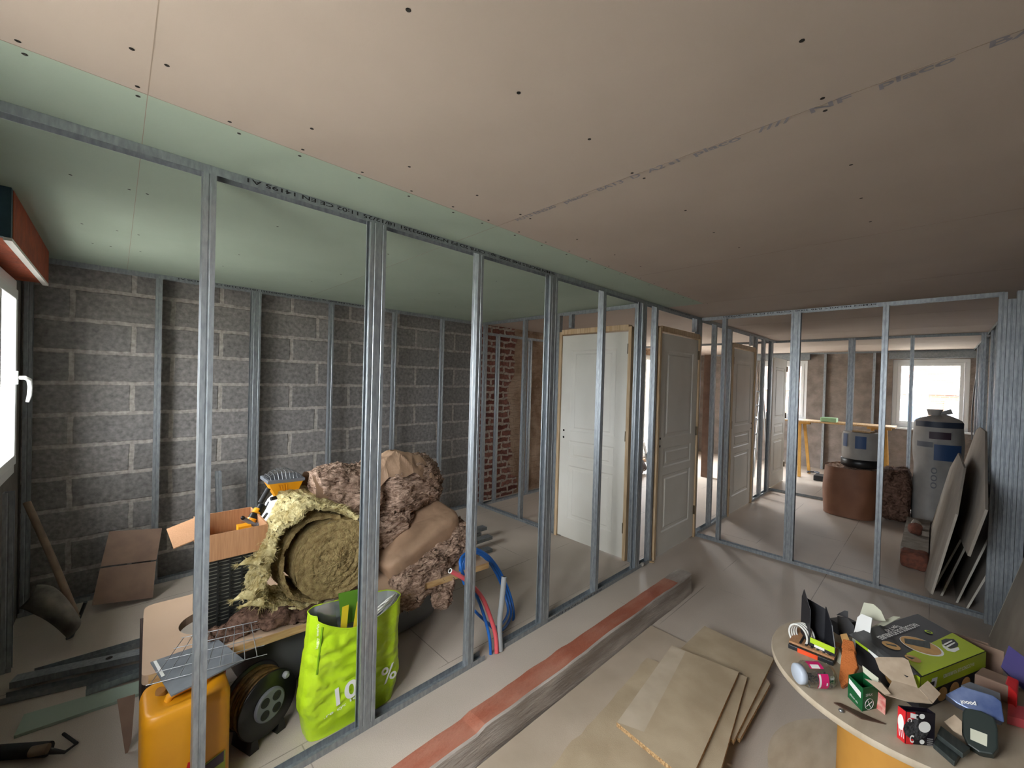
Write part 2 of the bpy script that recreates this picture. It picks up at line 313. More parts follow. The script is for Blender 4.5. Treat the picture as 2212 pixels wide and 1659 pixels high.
        o = bpy.data.objects.new(name, me); COL.objects.link(o); o.location = origin; o['_o'] = tuple(origin)
        if parent is not None:
            o.parent = parent; po = Vector(parent['_o']); o.location = Vector(origin)-po
        if bevel:
            b = o.modifiers.new('soft_edges', 'BEVEL'); b.width = bevel; b.segments = 2; b.limit_method = 'ANGLE'; b.angle_limit = math.radians(50)
        if solid:
            b = o.modifiers.new('thickness', 'SOLIDIFY'); b.thickness = solid; b.offset = 0
        return o
def tag(o, label, cat, group=None, kind=None):
    if label: o['label'] = label
    if cat: o['category'] = cat
    if group: o['group'] = group
    if kind: o['kind'] = kind
    return o
def struct(o): o['kind'] = 'structure'; return o
def empty(name, loc):
    o = bpy.data.objects.new(name, None); COL.objects.link(o); o.location = loc; o['_o'] = tuple(loc); o.empty_display_size = 0.1; return o
def text(parent, name, body, origin, xd, yd, height, mat_, width=None, align='LEFT', bold=0.0):
    cu = bpy.data.curves.new(name, 'FONT'); cu.body = body; cu.size = 1; cu.align_x = align; cu.offset = bold; cu.fill_mode = 'FRONT'
    t = bpy.data.objects.new(name, cu); COL.objects.link(t); bpy.context.view_layer.update()
    dg = bpy.context.evaluated_depsgraph_get(); me = bpy.data.meshes.new_from_object(t.evaluated_get(dg)); bpy.data.objects.remove(t)
    xs = [v.co.x for v in me.vertices]; wdt = max(xs)-min(xs) or 1
    hs = height/0.72; ws = (width/wdt) if width else hs
    xd = Vector(xd).normalized(); yd = Vector(yd).normalized(); zd = xd.cross(yd).normalized(); yd = zd.cross(xd); og = Vector(origin); po = Vector(parent['_o'])
    # one mesh per word
    iv = []
    for p in me.polygons:
        x_ = [me.vertices[i].co.x for i in p.vertices]; iv.append((min(x_), max(x_), p.index))
    iv.sort(); groups = []; end = -1e9
    for lo_, hi_, k in iv:
        if lo_-end > 0.16: groups.append([])
        groups[-1].append(k); end = max(end, hi_)
    first = None
    for g_ in groups:
        used_ = sorted({i for k in g_ for i in me.polygons[k].vertices}); ix = {i: j for j, i in enumerate(used_)}
        m2 = bpy.data.meshes.new(name); m2.from_pydata([og+xd*(me.vertices[i].co.x*ws)+yd*(me.vertices[i].co.y*hs)+zd*0.0012-po for i in used_], [], [tuple(ix[i] for i in me.polygons[k].vertices) for k in g_])
        m2.materials.append(M[mat_]); o = bpy.data.objects.new(name, m2); COL.objects.link(o); o.parent = parent; o['_o'] = tuple(po); first = first or o
    return first
def fbm(p, s=1.0, o=4): return noise.fractal(Vector(p)*s, 0.9, 2.1, o)
# ------------------------------------------------------------------ SETTING
XL, XF, YR, YB = -0.43, 10.0, -0.45, 4.06
fl = MB().box((XL-0.3, YR-0.3, -0.08), (XF+0.3, YB+0.3, 0)); struct(fl.build('floor', 'floor', origin=(0, 0, 0)))
# ceiling: pink boards and green moisture boards, with seams and screw holes
def ceiling_piece(rects, mat_, holes, seams, name='ceiling'):
    b = MB()
    for x0, y0, x1, y1 in rects: b.box((x0, y0, RH), (x1, y1, RH+0.03))
    for x, y in holes:
        n = 10; b.add([(x+0.0052*math.cos(k*2*math.pi/n), y+0.0052*math.sin(k*2*math.pi/n), RH-0.0006) for k in range(n)], [tuple(range(n))], 1)
    for x0, y0, x1, y1 in seams: b.box((x0, y0, RH-0.0004), (x1, y1, RH+0.001), 2)
    return struct(b.build(name, [mat_, 'hole', 'seam'], origin=(0, 0, 0)))
GX, GY = 3.62, 1.412
hp = []
for X in (0.02, 0.085, 0.39, 0.70, 0.98, 1.22, 1.275, 1.63, 1.95, 2.25):
    for Y in (1.245, 0.72, 0.21, -0.25): hp.append((X+random.uniform(-.01, .01), Y+random.uniform(-.01, .01)))
for i in range(22): hp.append((-0.35+i*0.19, GY-0.022))
hg = [(-0.33+i*0.19+random.uniform(-.02, .02), GY+0.025) for i in range(21)]
for X in (-0.1, 0.02, 0.09, 0.5, 1.1, 1.9, 2.4):
    for Y in (2.2, 2.9, 3.3): hg.append((X+random.uniform(-.05, .05), Y))
ce = ceiling_piece([(XL-0.3, YR-0.3, GX, GY), (GX, YR-0.3, XF+0.3, YB+0.3), (3.30, 1.80, GX, YB+0.3)], 'pink', hp,
                   [(0.049, YR, 0.0512, GY), (1.2415, YR, 1.2435, GY), (2.444, YR, 2.446, GY), (3.6, YR, 3.602, 1.412), (5.2, YR, 5.203, 1.7), (6.4, YR, 6.403, 1.7), (8.4, YR, 8.404, 4.0)])
cg = ceiling_piece([(XL-0.3, GY, 3.30, YB+0.3), (3.30, GY, GX, 1.80)], 'green', hg, [(0.049, GY, 0.0505, YB), (1.2415, GY, 1.2430, YB), (XL, GY, GX, GY+0.0012)])
yy = 1.30
for body, ln in (('RU13 EN520', 0.22), ('placo', 0.11), ('BA13  D  A2 s1', 0.30), ('placo', 0.13), ('////  NF', 0.20), ('placo', 0.12), ('BA13 13', 0.2), ('placo', 0.13)):
    text(ce, 'printed_marking', body, (1.262, yy, RH), (0, -1, 0), (-1, 0, 0), 0.024, 'print', ln, bold=0.02); yy -= ln+0.045
# block wall, then old brick and plaster, with a glazed opening
bw = MB().box((XL-0.3, YB, 0), (3.34, YB+0.2, RH)); struct(bw.build('wall_back', 'block', origin=(0, 0, 0)))
ob = MB(); WX0, WX1, WZ1 = 6.95, 8.55, 2.16
ob.box((3.34, YB, 0), (WX0, YB+0.3, RH)).box((WX1, YB, 0), (XF+0.3, YB+0.3, RH)).box((WX0, YB, WZ1), (WX1, YB+0.3, RH)).box((WX0, YB, 0), (WX1, YB+0.3, 0.06))
struct(ob.build('wall_back', 'oldbrick', origin=(0, 0, 0)))
lw = MB(); A0, A1, AZ0, AZ1 = 2.47, 3.60, 0.98, 2.06; B0, B1, BZ0, BZ1 = 0.25, 1.45, 0.90, 2.16
lx0, lx1 = XL-0.3, XL
lw.box((lx0, YR-0.3, 0), (lx1, B0, RH)).box((lx0, B1, 0), (lx1, A0, RH)).box((lx0, A1, 0), (lx1, YB, RH))
lw.box((lx0, B0, 0), (lx1, B1, BZ0)).box((lx0, B0, BZ1), (lx1, B1, RH)).box((lx0, A0, 0), (lx1, A1, AZ0)).box((lx0, A0, AZ1), (lx1, A1, RH))
struct(lw.build('wall_left', 'leftwall', origin=(0, 0, 0)))
rw = MB().box((XL-0.3, YR-0.3, 0), (XF+0.3, YR, RH)); struct(rw.build('wall_right', 'rightwall', origin=(0, 0, 0)))
fw = MB(); fy = [(-0.36, 0.57), (1.83, 2.71)]; fz0, fz1 = 0.93, 2.13
fw.box((XF, YR-0.3, 0), (XF+0.3, YB+0.3, fz0)).box((XF, YR-0.3, fz1), (XF+0.3, YB+0.3, RH))
fw.box((XF, YR-0.3, fz0), (XF+0.3, fy[0][0], fz1)).box((XF, fy[0][1], fz0), (XF+0.3, fy[1][0], fz1)).box((XF, fy[1][1], fz0), (XF+0.3, YB+0.3, fz1))
struct(fw.build('wall_far', 'farwall', origin=(0, 0, 0)))
# window builder: frame in plane, glass, optional mullion
def window(n, o, ux, w, h, depth, nin, mull=False, handle=False, fr=0.06):
    """o lower corner, ux along, nin unit vector into the room"""
    root = empty('window_%d' % n, o); struct(root); ux = Vector(ux); nn = Vector(nin); uz = Vector((0, 0, 1)); o = Vector(o)
    def bar(b, a0, a1, z0, z1, d0, d1): b.hexa([o+ux*a+uz*z0+nn*d for a, d in ((a0, d0), (a1, d0), (a1, d1), (a0, d1))], [o+ux*a+uz*z1+nn*d for a, d in ((a0, d0), (a1, d0), (a1, d1), (a0, d1))])
    f = MB()
    for a0, a1, z0, z1 in ((0, w, 0, fr), (0, w, h-fr, h), (0, fr, fr, h-fr), (w-fr, w, fr, h-fr)): bar(f, a0, a1, z0, z1, -depth/2, depth/2)
    f.build('window_frame', 'pvc', root, bevel=0.004)
    s = MB(); g = fr*0.9
    secs = [(fr, w-fr)] if not mull else [(fr, w/2), (w/2, w-fr)]
    for a0, a1 in secs:
        for b0, b1, z0, z1 in ((a0, a1, fr, fr+g), (a0, a1, h-fr-g, h-fr), (a0, a0+g, fr+g, h-fr-g), (a1-g, a1, fr+g, h-fr-g)): bar(s, b0+0.002, b1-0.002, z0, z1, -depth/4, depth*0.72)
    sash = s.build('sash', 'pvc', root, bevel=0.004)
    p = MB(); bar(p, fr, w-fr, fr, h-fr, -0.004, 0.004); p.build('pane', 'glass', sash)
    if handle: return sash, o, ux, nn
    return root
wr, o_, ux_, nn_ = window(1, (XL-0.005, A0, AZ0), (0, 1, 0), A1-A0, AZ1-AZ0, 0.06, (1, 0, 0), mull=True, handle=True)
hb = MB(); hc = Vector((XL+0.043, 3.42, 1.52))
hb.box(hc+Vector((-0.008, -0.014, -0.035)), hc+Vector((0.012, 0.014, 0.035)))
hb.tube([hc, hc+Vector((0.035, 0, 0)), hc+Vector((0.048, 0.03, -0.012)), hc+Vector((0.05, 0.05, -0.05)), hc+Vector((0.047, 0.055, -0.10)), hc+Vector((0.04, 0.05, -0.135))], [0.011, 0.011, 0.011, 0.010, 0.010, 0.007], 10)
hb.build('window_handle', 'pvc', wr)
window(2, (XL-0.1, B0, BZ0), (0, 1, 0), B1-B0, BZ1-BZ0, 0.06, (1, 0, 0), mull=True)  # unseen window behind the camera, added to bring daylight into the near room
window(3, (XF+0.1, fy[0][0], fz0), (0, 1, 0), fy[0][1]-fy[0][0], fz1-fz0, 0.06, (-1, 0, 0))
window(4, (XF+0.1, fy[1][0], fz0), (0, 1, 0), fy[1][1]-fy[1][0], fz1-fz0, 0.06, (-1, 0, 0))
window(5, (WX0, YB+0.12, 0.06), (1, 0, 0), WX1-WX0, WZ1-0.06, 0.06, (0, -1, 0), mull=True, fr=0.05)
sb = MB()
for y0, y1 in fy: sb.box((XF-0.06, y0-0.06, fz0-0.03), (XF+0.1, y1+0.06, fz0))
struct(sb.build('trim_1', 'pvc'))
# outside: ground, brick houses
struct(MB().box((-30, -30, -0.4), (45, 45, -0.3)).build('ground_outside', 'concrete'))
hs = empty('brick_house', (24, 1.5, -0.3)); tag(hs, 'pale red brick house across the yard seen through the two far windows', 'building')
MB().box((24, -8, -0.3), (27, 11, 3.25)).build('wall', 'extbrick', hs)
MB().box((23.8, -8.2, 3.25), (27.2, 11.2, 3.4)).build('roof_edge', 'white', hs)
b = MB(); b.box((23.9, -8, 1.45), (24, 11, 1.8)); b.build('stone_band', 'white', hs)
for y in (-0.9, 1.9, 5.2): MB().box((23.93, y, 0.4), (24.0, y+0.7, 1.2)).build('shutter', 'greyp', hs)
b = MB(); b.box((18.6, 0.25, -0.3), (20.0, 1.3, 1.35)); o = tag(b.build('storage_container', 'bluep', bevel=0.05), 'blue grey container standing in the yard outside the right far window', 'container')
b = MB(); b.tube([(13.2, 0.2, -0.3), (13.2, 0.2, 1.9)], 0.05, 8).tube([(13.2, -1.6, 2.0), (13.2, 0.2, 1.9), (13.2, 1.0, 2.2)], 0.04, 8); tag(b.build('yard_post', 'white'), 'white porch post and rail in the yard beyond the right far window', 'post')
struct(MB().box((2, 13.5, -0.3), (30, 13.8, 3.0)).build('garden_wall', 'extbrick2'))
# roller shutter box above the window
s = empty('shutter_box', (-0.36, 3.16, 2.08)); tag(s, 'terracotta roller shutter box under the ceiling above the white window', 'shutter box')
MB().box((XL+0.001, 2.57, 2.085), (-0.30, 3.76, 2.279)).build('casing', 'terra', s)
MB().box((XL+0.001, 2.535, 2.085), (-0.302, 2.569, 2.279)).build('end_cap', 'bluebox', s)
MB().box((-0.322, 2.54, 2.072), (-0.299, 3.755, 2.084)).build('edge_strip', 'white', s)
# ------------------------------------------------------------------ METAL FRAME
def stud_at(o_corner, ex, ey, h, dbl=False, w=0.046, fl_=0.035, z0=0.002, tilt=None, name='metal_stud'):
    """C section: web lies along ey (width w) at the corner, flanges run along ex"""
    b = MB(); ez = (0, 0, h) if tilt is None else tilt
    def sec(o, sgn):
        e = Vector(ex)*sgn; f = fl_
        pl = [(f-0.001, 0.007), (f-0.001, 0), (f*0.62, 0), (f*0.56, 0.0022), (f*0.44, 0.0022), (f*0.38, 0), (0, 0), (0, w*0.35), (0.002, w*0.42), (0.002, w*0.58), (0, w*0.65), (0, w), (f*0.38, w), (f*0.44, w-0.0022), (f*0.56, w-0.0022), (f*0.62, w), (f-0.001, w), (f-0.001, w-0.007)]
        b.extr(pl, 0.0013, o, e, ey, ez)
    oc = Vector(o_corner)
    sec(oc, 1)
    if dbl: sec(oc-Vector(ex)*0.0015, -1)
    return b.build(name, 'galv', origin=tuple(oc))
def u_rail(p0, along, across, up, w=0.048, fl_=0.028, name='metal_track', mat_='galv'):
    """U track: web width w across, flanges rise along up; starts at p0, runs along"""
    b = MB(); b.extr([(0, fl_), (0, 0), (w, 0), (w, fl_)], 0.0012, p0, across, up, along); return b.build(name, mat_, origin=tuple(p0))
Y0 = 1.728; YW = 0.048
# main partition tracks
tA = u_rail((XL+0.005, Y0, RH-0.001), (7.62, 0, 0), (0, 1, 0), (0, 0, -1)); tag(tA, 'galvanised ceiling track with black printing running along the nearest stud partition', 'metal track')
text(tA, 'printed_text', 'SEMIN PROFILS R48 3000  ap - CSTB 2D P2 N°2500093351 18/12/25 11:02 CE EN 14195 A1', (2.02, Y0, RH-0.0055), (-1, 0, 0), (0, 0, -1), 0.0145, 'ink', 1.69, bold=0.016)
text(tA, 'printed_text', 'SEMIN PROFILS R48 3000', (4.1, Y0, RH-0.006), (-1, 0, 0), (0, 0, -1), 0.0125, 'ink', 0.55)
tB = u_rail((XL+0.005, Y0, 0.001), (1.94, 0, 0), (0, 1, 0), (0, 0, 1)); tag(tB, 'galvanised floor track of the nearest partition, left length running in behind the lime bag', 'metal track')
tC = u_rail((1.665, Y0, 0.001), (1.79, 0, 0), (0, 1, 0), (0, 0, 1)); tag(tC, 'galvanised floor track of the nearest partition, length between the pipes and the closed doors', 'metal track')
text(tC, 'printed_text', 'SEMIN PROFILS R48 3000', (2.05, Y0, 0.008), (1, 0, 0), (0, 0, 1), 0.0125, 'ink', 0.62)
tD = u_rail((4.44, Y0, 0.001), (0.93, 0, 0), (0, 1, 0), (0, 0, 1)); tag(tD, 'short galvanised floor track just past the second white door', 'metal track')
tE = u_rail((6.28, Y0, 0.001), (0.95, 0, 0), (0, 1, 0), (0, 0, 1)); tag(tE, 'short galvanised floor track beyond the third white door', 'metal track')
main = [(0.205, 1, False, 'leftmost tall galvanised stud of the nearest partition, in front of the yellow jerrycan'),
        (0.828, 1, True, 'doubled galvanised stud standing before the lime bag and the yellow wool roll'),
        (1.395, 1, False, 'single galvanised stud beside the blue and pink pipes'),
        (2.022, 1, True, 'doubled galvanised stud to the right of the grey conduit'),
        (2.585, 1, False, 'single galvanised stud crossing in front of the nearest white door'),
        (3.20, 1, True, 'doubled galvanised stud at the corner between the two nearest white doors'),
        (3.405, 1, False, 'galvanised stud bearing against the left jamb of the second white door'),
        (4.375, 1, True, 'doubled galvanised corner stud on the hinge side of the second white door'),
        (4.80, 1, False, 'galvanised stud just beyond the corner of the two partitions'),
        (5.29, 1, False, 'galvanised stud against the left jamb of the third white door'),
        (6.29, 1, False, 'galvanised stud against the right jamb of the third white door'),
        (6.66, 1, False, 'galvanised stud one bay past the third white door'),
        (7.06, 1, True, 'doubled galvanised stud at the far end of the long partition')]
for X, sg, db, lb in main:
    o = stud_at((X, Y0+0.001, 0.003), (sg, 0, 0), (0, 1, 0), RH-0.006, db); tag(o, lb, 'metal stud', 'studs of the long partition')
for X, lb in ((4.27, 'short cripple stud above the second white door'), (6.12, 'short cripple stud above the third white door')):
    o = stud_at((X, Y0+0.001, 2.125), (1, 0, 0), (0, 1, 0), RH-2.128); tag(o, lb, 'metal stud', 'cripple studs over the doors')
# block wall lining
YL = 3.965
t = u_rail((XL+0.005, YL, RH-0.001), (3.68, 0, 0), (0, 1, 0), (0, 0, -1)); tag(t, 'galvanised ceiling track with black printing along the grey block wall', 'metal track')
text(t, 'printed_text', 'SEMIN PROFILS R48 3000  ap - CSTB 2D P2 N°2500093351 18/12/25 11:02 CE EN 14195 A1', (1.85, YL, RH-0.0055), (-1, 0, 0), (0, 0, -1), 0.0125, 'ink', 1.52, bold=0.012)
t = u_rail((XL+0.005, YL, 0.001), (3.68, 0, 0), (0, 1, 0), (0, 0, 1)); tag(t, 'galvanised floor track along the foot of the grey block wall', 'metal track')
lin = [(-0.415, False, 'corner galvanised stud beside the white window at the left end of the block wall'), (0.205, False, 'first single galvanised stud against the block wall, behind the leaning cardboard'),
       (0.84, True, 'doubled galvanised stud against the block wall behind the work lamp'), (1.44, False, 'thin galvanised stud against the block wall above the kraft roll'),
       (2.09, False, 'galvanised stud against the block wall just right of the front doubled stud'), (2.69, False, 'galvanised stud against the block wall near its right end')]
for X, db, lb in lin:
    o = stud_at((X, YL+0.001, 0.003), (1, 0, 0), (0, 1, 0), RH-0.006, db); tag(o, lb, 'metal stud', 'studs lining the block wall')
o = stud_at((-0.405, 3.28, 0.003), (1, 0, 0), (0, 1, 0), 0.93); tag(o, 'short galvanised stud under the white window at the left edge', 'metal stud')
# bathroom partition across, at X 3.27
XB = 3.275
t = u_rail((XB, 1.79, RH-0.001), (0, 2.16, 0), (1, 0, 0), (0, 0, -1)); tag(t, 'galvanised ceiling track of the cross partition above the nearest white door', 'metal track')
t = u_rail((XB, 2.715, 0.001), (0, 1.24, 0), (1, 0, 0), (0, 0, 1)); tag(t, 'galvanised floor track of the cross partition from the block wall to the nearest door', 'metal track')
text(t, 'printed_text', 'SEMIN PROFILS R48 3000', (XB, 3.12, 0.008), (0, -1, 0), (0, 0, 1), 0.0125, 'ink', 0.5)
for Y, lb in ((3.90, 'galvanised stud in the back corner where block wall meets old brick'), (3.21, 'galvanised stud midway between the corner and the nearest white door'), (2.715, 'galvanised stud against the left jamb of the nearest white door'), (1.83, 'galvanised stud against the hinge jamb of the nearest white door')):
    o = stud_at((XB+0.001, Y, 0.003), (0, 1, 0), (1, 0, 0), RH-0.006); tag(o, lb, 'metal stud', 'studs of the cross partition')
o = stud_at((XB+0.001, 2.56, 2.12), (0, 1, 0), (1, 0, 0), RH-2.124); tag(o, 'short cripple stud above the nearest white door', 'metal stud', 'cripple studs over the doors')
# lining of the old brick wall behind
t = u_rail((3.36, 3.90, RH-0.12), (3.3, 0, 0), (0, 1, 0), (0, 0, -1)); tag(t, 'lowered galvanised track along the top of the old brick and plaster wall', 'metal track')
t = u_rail((3.36, 3.90, 0.001), (3.3, 0, 0), (0, 1, 0), (0, 0, 1)); tag(t, 'galvanised floor track along the foot of the old brick and plaster wall', 'metal track')
for X, lb in ((3.50, 'galvanised stud in front of the bare old bricks'), (4.10, 'galvanised stud in front of the brown plaster of the old wall'), (4.70, 'galvanised stud at the old plaster wall just left of the nearest door')):
    o = stud_at((X, 3.901, 0.003), (1, 0, 0), (0, 1, 0), RH-0.126); tag(o, lb, 'metal stud', 'studs lining the old brick wall')
# transverse partition at X 4.38
XT = 4.378
t = u_rail((XT, -0.30, RH-0.001), (0, 2.02, 0), (1, 0, 0), (0, 0, -1)); tag(t, 'galvanised ceiling track with black printing over the open bays in front of the back room', 'metal track')
text(t, 'printed_text', 'SEMIN PROFILS R48 3000  CSTB 2D P2 N°2500093351', (XT, 0.36, RH-0.006), (0, 1, 0), (0, 0, -1), 0.0125, 'ink', 1.15, bold=0.01)
t = u_rail((XT, -0.30, 0.001), (0, 2.02, 0), (1, 0, 0), (0, 0, 1)); tag(t, 'galvanised floor track crossing the room in front of the back room', 'metal track')
for Y, db, lb in ((1.485, False, 'thin galvanised stud in the crossing partition nearest the door corner'), (0.90, True, 'doubled galvanised stud in the middle of the crossing partition'), (0.285, False, 'single galvanised stud in front of the kraft paper rolls')):
    o = stud_at((XT+0.001, Y, 0.003), (0, 1, 0), (1, 0, 0), RH-0.006, db); tag(o, lb, 'metal stud', 'studs of the crossing partition')
# second transverse partition
X2 = 7.2
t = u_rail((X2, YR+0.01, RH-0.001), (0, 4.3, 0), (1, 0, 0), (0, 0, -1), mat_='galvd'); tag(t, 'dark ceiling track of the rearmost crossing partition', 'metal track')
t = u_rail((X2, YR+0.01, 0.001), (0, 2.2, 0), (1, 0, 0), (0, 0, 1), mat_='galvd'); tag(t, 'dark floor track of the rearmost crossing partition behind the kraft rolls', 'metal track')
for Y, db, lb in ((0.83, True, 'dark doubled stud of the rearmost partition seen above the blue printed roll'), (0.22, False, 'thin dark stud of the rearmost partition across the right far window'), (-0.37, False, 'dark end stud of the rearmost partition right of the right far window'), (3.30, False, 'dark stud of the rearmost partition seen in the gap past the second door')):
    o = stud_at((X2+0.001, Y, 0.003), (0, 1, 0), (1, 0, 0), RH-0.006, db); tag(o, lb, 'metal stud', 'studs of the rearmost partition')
# lining of the far wall
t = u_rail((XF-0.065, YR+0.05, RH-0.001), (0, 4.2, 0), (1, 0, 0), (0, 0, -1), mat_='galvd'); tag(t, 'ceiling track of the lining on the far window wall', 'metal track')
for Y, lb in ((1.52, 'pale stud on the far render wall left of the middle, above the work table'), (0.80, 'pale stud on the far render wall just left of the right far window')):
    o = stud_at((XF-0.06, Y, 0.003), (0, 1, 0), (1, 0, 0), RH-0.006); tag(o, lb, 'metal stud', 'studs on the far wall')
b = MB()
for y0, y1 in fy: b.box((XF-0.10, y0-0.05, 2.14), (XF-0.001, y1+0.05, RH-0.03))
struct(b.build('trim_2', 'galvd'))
# lining of the right wall
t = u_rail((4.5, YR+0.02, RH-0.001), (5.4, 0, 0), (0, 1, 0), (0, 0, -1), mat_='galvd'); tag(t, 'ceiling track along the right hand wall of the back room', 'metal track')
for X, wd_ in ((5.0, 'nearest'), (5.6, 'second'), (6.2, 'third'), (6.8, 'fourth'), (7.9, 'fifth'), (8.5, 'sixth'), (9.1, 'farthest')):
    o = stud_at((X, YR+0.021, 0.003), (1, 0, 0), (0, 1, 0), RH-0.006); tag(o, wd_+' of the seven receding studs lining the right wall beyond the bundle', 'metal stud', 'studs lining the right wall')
# bundle of studs standing against the right wall
bund = [(4.350, -0.262), (4.345, -0.300), (4.335, -0.338), (4.325, -0.376)]
bl = ['leftmost upright stud of the loose bundle by the right wall', 'second upright stud from the left in the loose bundle by the right wall', 'third upright stud from the left in the loose bundle by the right wall', 'rightmost and brightest upright stud of the loose bundle by the right wall']
for k_, ((X, Y), lb) in enumerate(zip(bund, bl)):
    lean = Vector((0.012, -0.012, 2.262-0.05*(k_ % 2)))
    o = stud_at((X, Y-0.035, 0.004), (0, 1, 0), (-1, 0, 0), 2.2, tilt=lean); tag(o, lb, 'metal stud', 'loose studs standing against the right wall')
b = MB().box((3.3, YR+0.001, 1.05), (4.05, YR+0.02, RH-0.05)); struct(b.build('trim_3', 'darkbrown'))
b = MB().box((3.0, YR+0.001, RH-0.05), (4.37, YR+0.05, RH-0.001)); struct(b.build('trim_4', 'galvd'))
so = empty('wall_socket', (4.0, YR, 0.62)); tag(so, 'grey socket plate on the blockwork behind the stud bundle', 'socket')
MB().box((3.98, YR+0.001, 0.60), (4.10, YR+0.022, 0.76)).build('plate', 'greyc', so, bevel=0.004)
MB().lathe([(0.016, 0), (0.016, 0.004)], (4.04, YR+0.022, 0.68), (0, 1, 0), 16).build('outlet', 'hole', so)
# ------------------------------------------------------------------ DOORS
def door(n, o, ux, nn, w=0.83, h=2.04, hinge_right=True, holes=True, frame=True, leafmat='doorw'):
    """o: floor point at left of the frame seen from the camera; ux to the right; nn towards the camera side"""
    root = empty('door_%d' % n, o); struct(root); o = Vector(o); ux = Vector(ux); nn = Vector(nn); uz = Vector((0, 0, 1)); fr = 0.032
    def bar(b, a0, a1, z0, z1, d0, d1, mi=0): b.hexa([o+ux*a+uz*z0+nn*d for a, d in ((a0, d0), (a1, d0), (a1, d1), (a0, d1))], [o+ux*a+uz*z1+nn*d for a, d in ((a0, d0), (a1, d0), (a1, d1), (a0, d1))], mi)
    if frame:
        f = MB(); bar(f, 0, fr, 0, h+fr+0.01, -0.035, 0.035); bar(f, w-fr, w, 0, h+fr+0.01, -0.035, 0.035); f.build('door_jamb', 'pine', root, bevel=0.002)
        f = MB(); bar(f, fr, w-fr, h+0.012, h+0.01+fr*1.6, -0.035, 0.035); f.build('door_head', 'pine', root, bevel=0.002)
    l = MB(); a0, a1 = fr+0.004, w-fr-0.004; z0 = 0.012; iw = a1-a0
    # leaf with three recessed panels
    st = 0.115; rows = [(z0+0.20, z0+0.73), (z0+0.80, z0+0.98), (z0+1.07, z0+1.88)]
    bar(l, a0, a1, z0, h, -0.012, 0.012)
    def rect(x0, x1, y0, y1, d): return [o+ux*x+uz*y+nn*d for x, y in ((x0, y0), (x1, y0), (x1, y1), (x0, y1))]
    zz = z0
    for r0, r1 in rows: bar(l, a0, a1, zz, r0, 0.012, 0.02); zz = r1
    bar(l, a0, a1, zz, h, 0.012, 0.02)
    for r0, r1 in rows:
        bar(l, a0, a0+st, r0, r1, 0.012, 0.02); bar(l, a1-st, a1, r0, r1, 0.012, 0.02)
        A = rect(a0+st, a1-st, r0, r1, 0.0201); B = rect(a0+st+0.012, a1-st-0.012, r0+0.012, r1-0.012, 0.0135); C = rect(a0+st+0.05, a1-st-0.05, r0+0.035, r1-0.035, 0.0135); D = rect(a0+st+0.062, a1-st-0.062, r0+0.047, r1-0.047, 0.0195)
        for P, Q in ((A, B), (B, C), (C, D)): l.add(P+Q, [(i, (i+1) % 4, 4+(i+1) % 4, 4+i) for i in range(4)])
        l.add(D, [(0, 1, 2, 3)])
    leaf = l.build('door_leaf', leafmat, root, flip=True)
    hx = w-fr if hinge_right else fr
    for z in (0.24, 1.06, 1.84):
        hh = MB(); hh.tube([o+ux*hx+uz*z+nn*0.03, o+ux*hx+uz*(z+0.09)+nn*0.03], 0.007, 8); bar(hh, hx-0.012, hx+0.012, z, z+0.09, 0.02, 0.024); hh.build('hinge', 'hinge', leaf)
    if holes:
        hx = a0+0.045 if hinge_right else a1-0.045; 
        for z in (1.085, 1.015): MB().lathe([(0.011, 0), (0.011, 0.002)], o+ux*hx+uz*z+nn*0.0195, nn, 14).build('handle_hole', 'hole', leaf)
    return root
door(1, (3.30, 2.705, 0), (0, -1, 0), (-1, 0, 0), w=0.82)
door(2, (3.47, 1.752, 0), (1, 0, 0), (0, -1, 0), w=0.90)
door(3, (5.34, 1.752, 0), (1, 0, 0), (0, -1, 0), w=0.90, hinge_right=False)
door(4, (7.33, 1.80, 0), (1, 0, 0), (0, -1, 0), w=0.85, holes=False, frame=False)
# ------------------------------------------------------------------ shape helpers for soft things
def noisy(b, amp, scale, stretch=(1, 1, 1), ridged=0.0, seed=0.0, fine=0.0):
    """push every vertex along a noise field so wool looks torn and layered"""
    st = Vector(stretch); sd = Vector((seed, seed*1.7, -seed))
    for i, v in enumerate(b.v):
        p = Vector(v); q = Vector((p.x*st.x, p.y*st.y, p.z*st.z))*scale+sd
        d = Vector(noise.noise_vector(q))+Vector(noise.noise_vector(q*2.3))*0.5+Vector(noise.noise_vector(q*5.1))*0.28
        if ridged:
            r = (1-abs(noise.noise(q*1.7)))**2; d += Vector((0.3, -0.9, 0.2))*(r-0.55)*ridged
        if fine: d += Vector(noise.noise_vector(q*13))*fine
        b.v[i] = tuple(p+d*amp)
    return b
def superell(b, c, r, rot=(0, 0, 0), e=0.6, nu=72, nv=44, mi=0, shape=None):
    R3 = Euler(rot).to_matrix(); c = Vector(c)
    def sg(x, p): return math.copysign(abs(x)**p, x)
    def fn(u, v):
        a = u*2*math.pi; t = (v-0.5)*math.pi
        p = Vector((r[0]*sg(math.cos(t), e)*sg(math.cos(a), e), r[1]*sg(math.cos(t), e)*sg(math.sin(a), e), r[2]*sg(math.sin(t), e)))
        if shape: p = shape(p)
        return c+R3 @ p
    return b.grid(fn, nu, nv, mi, closeu=True)
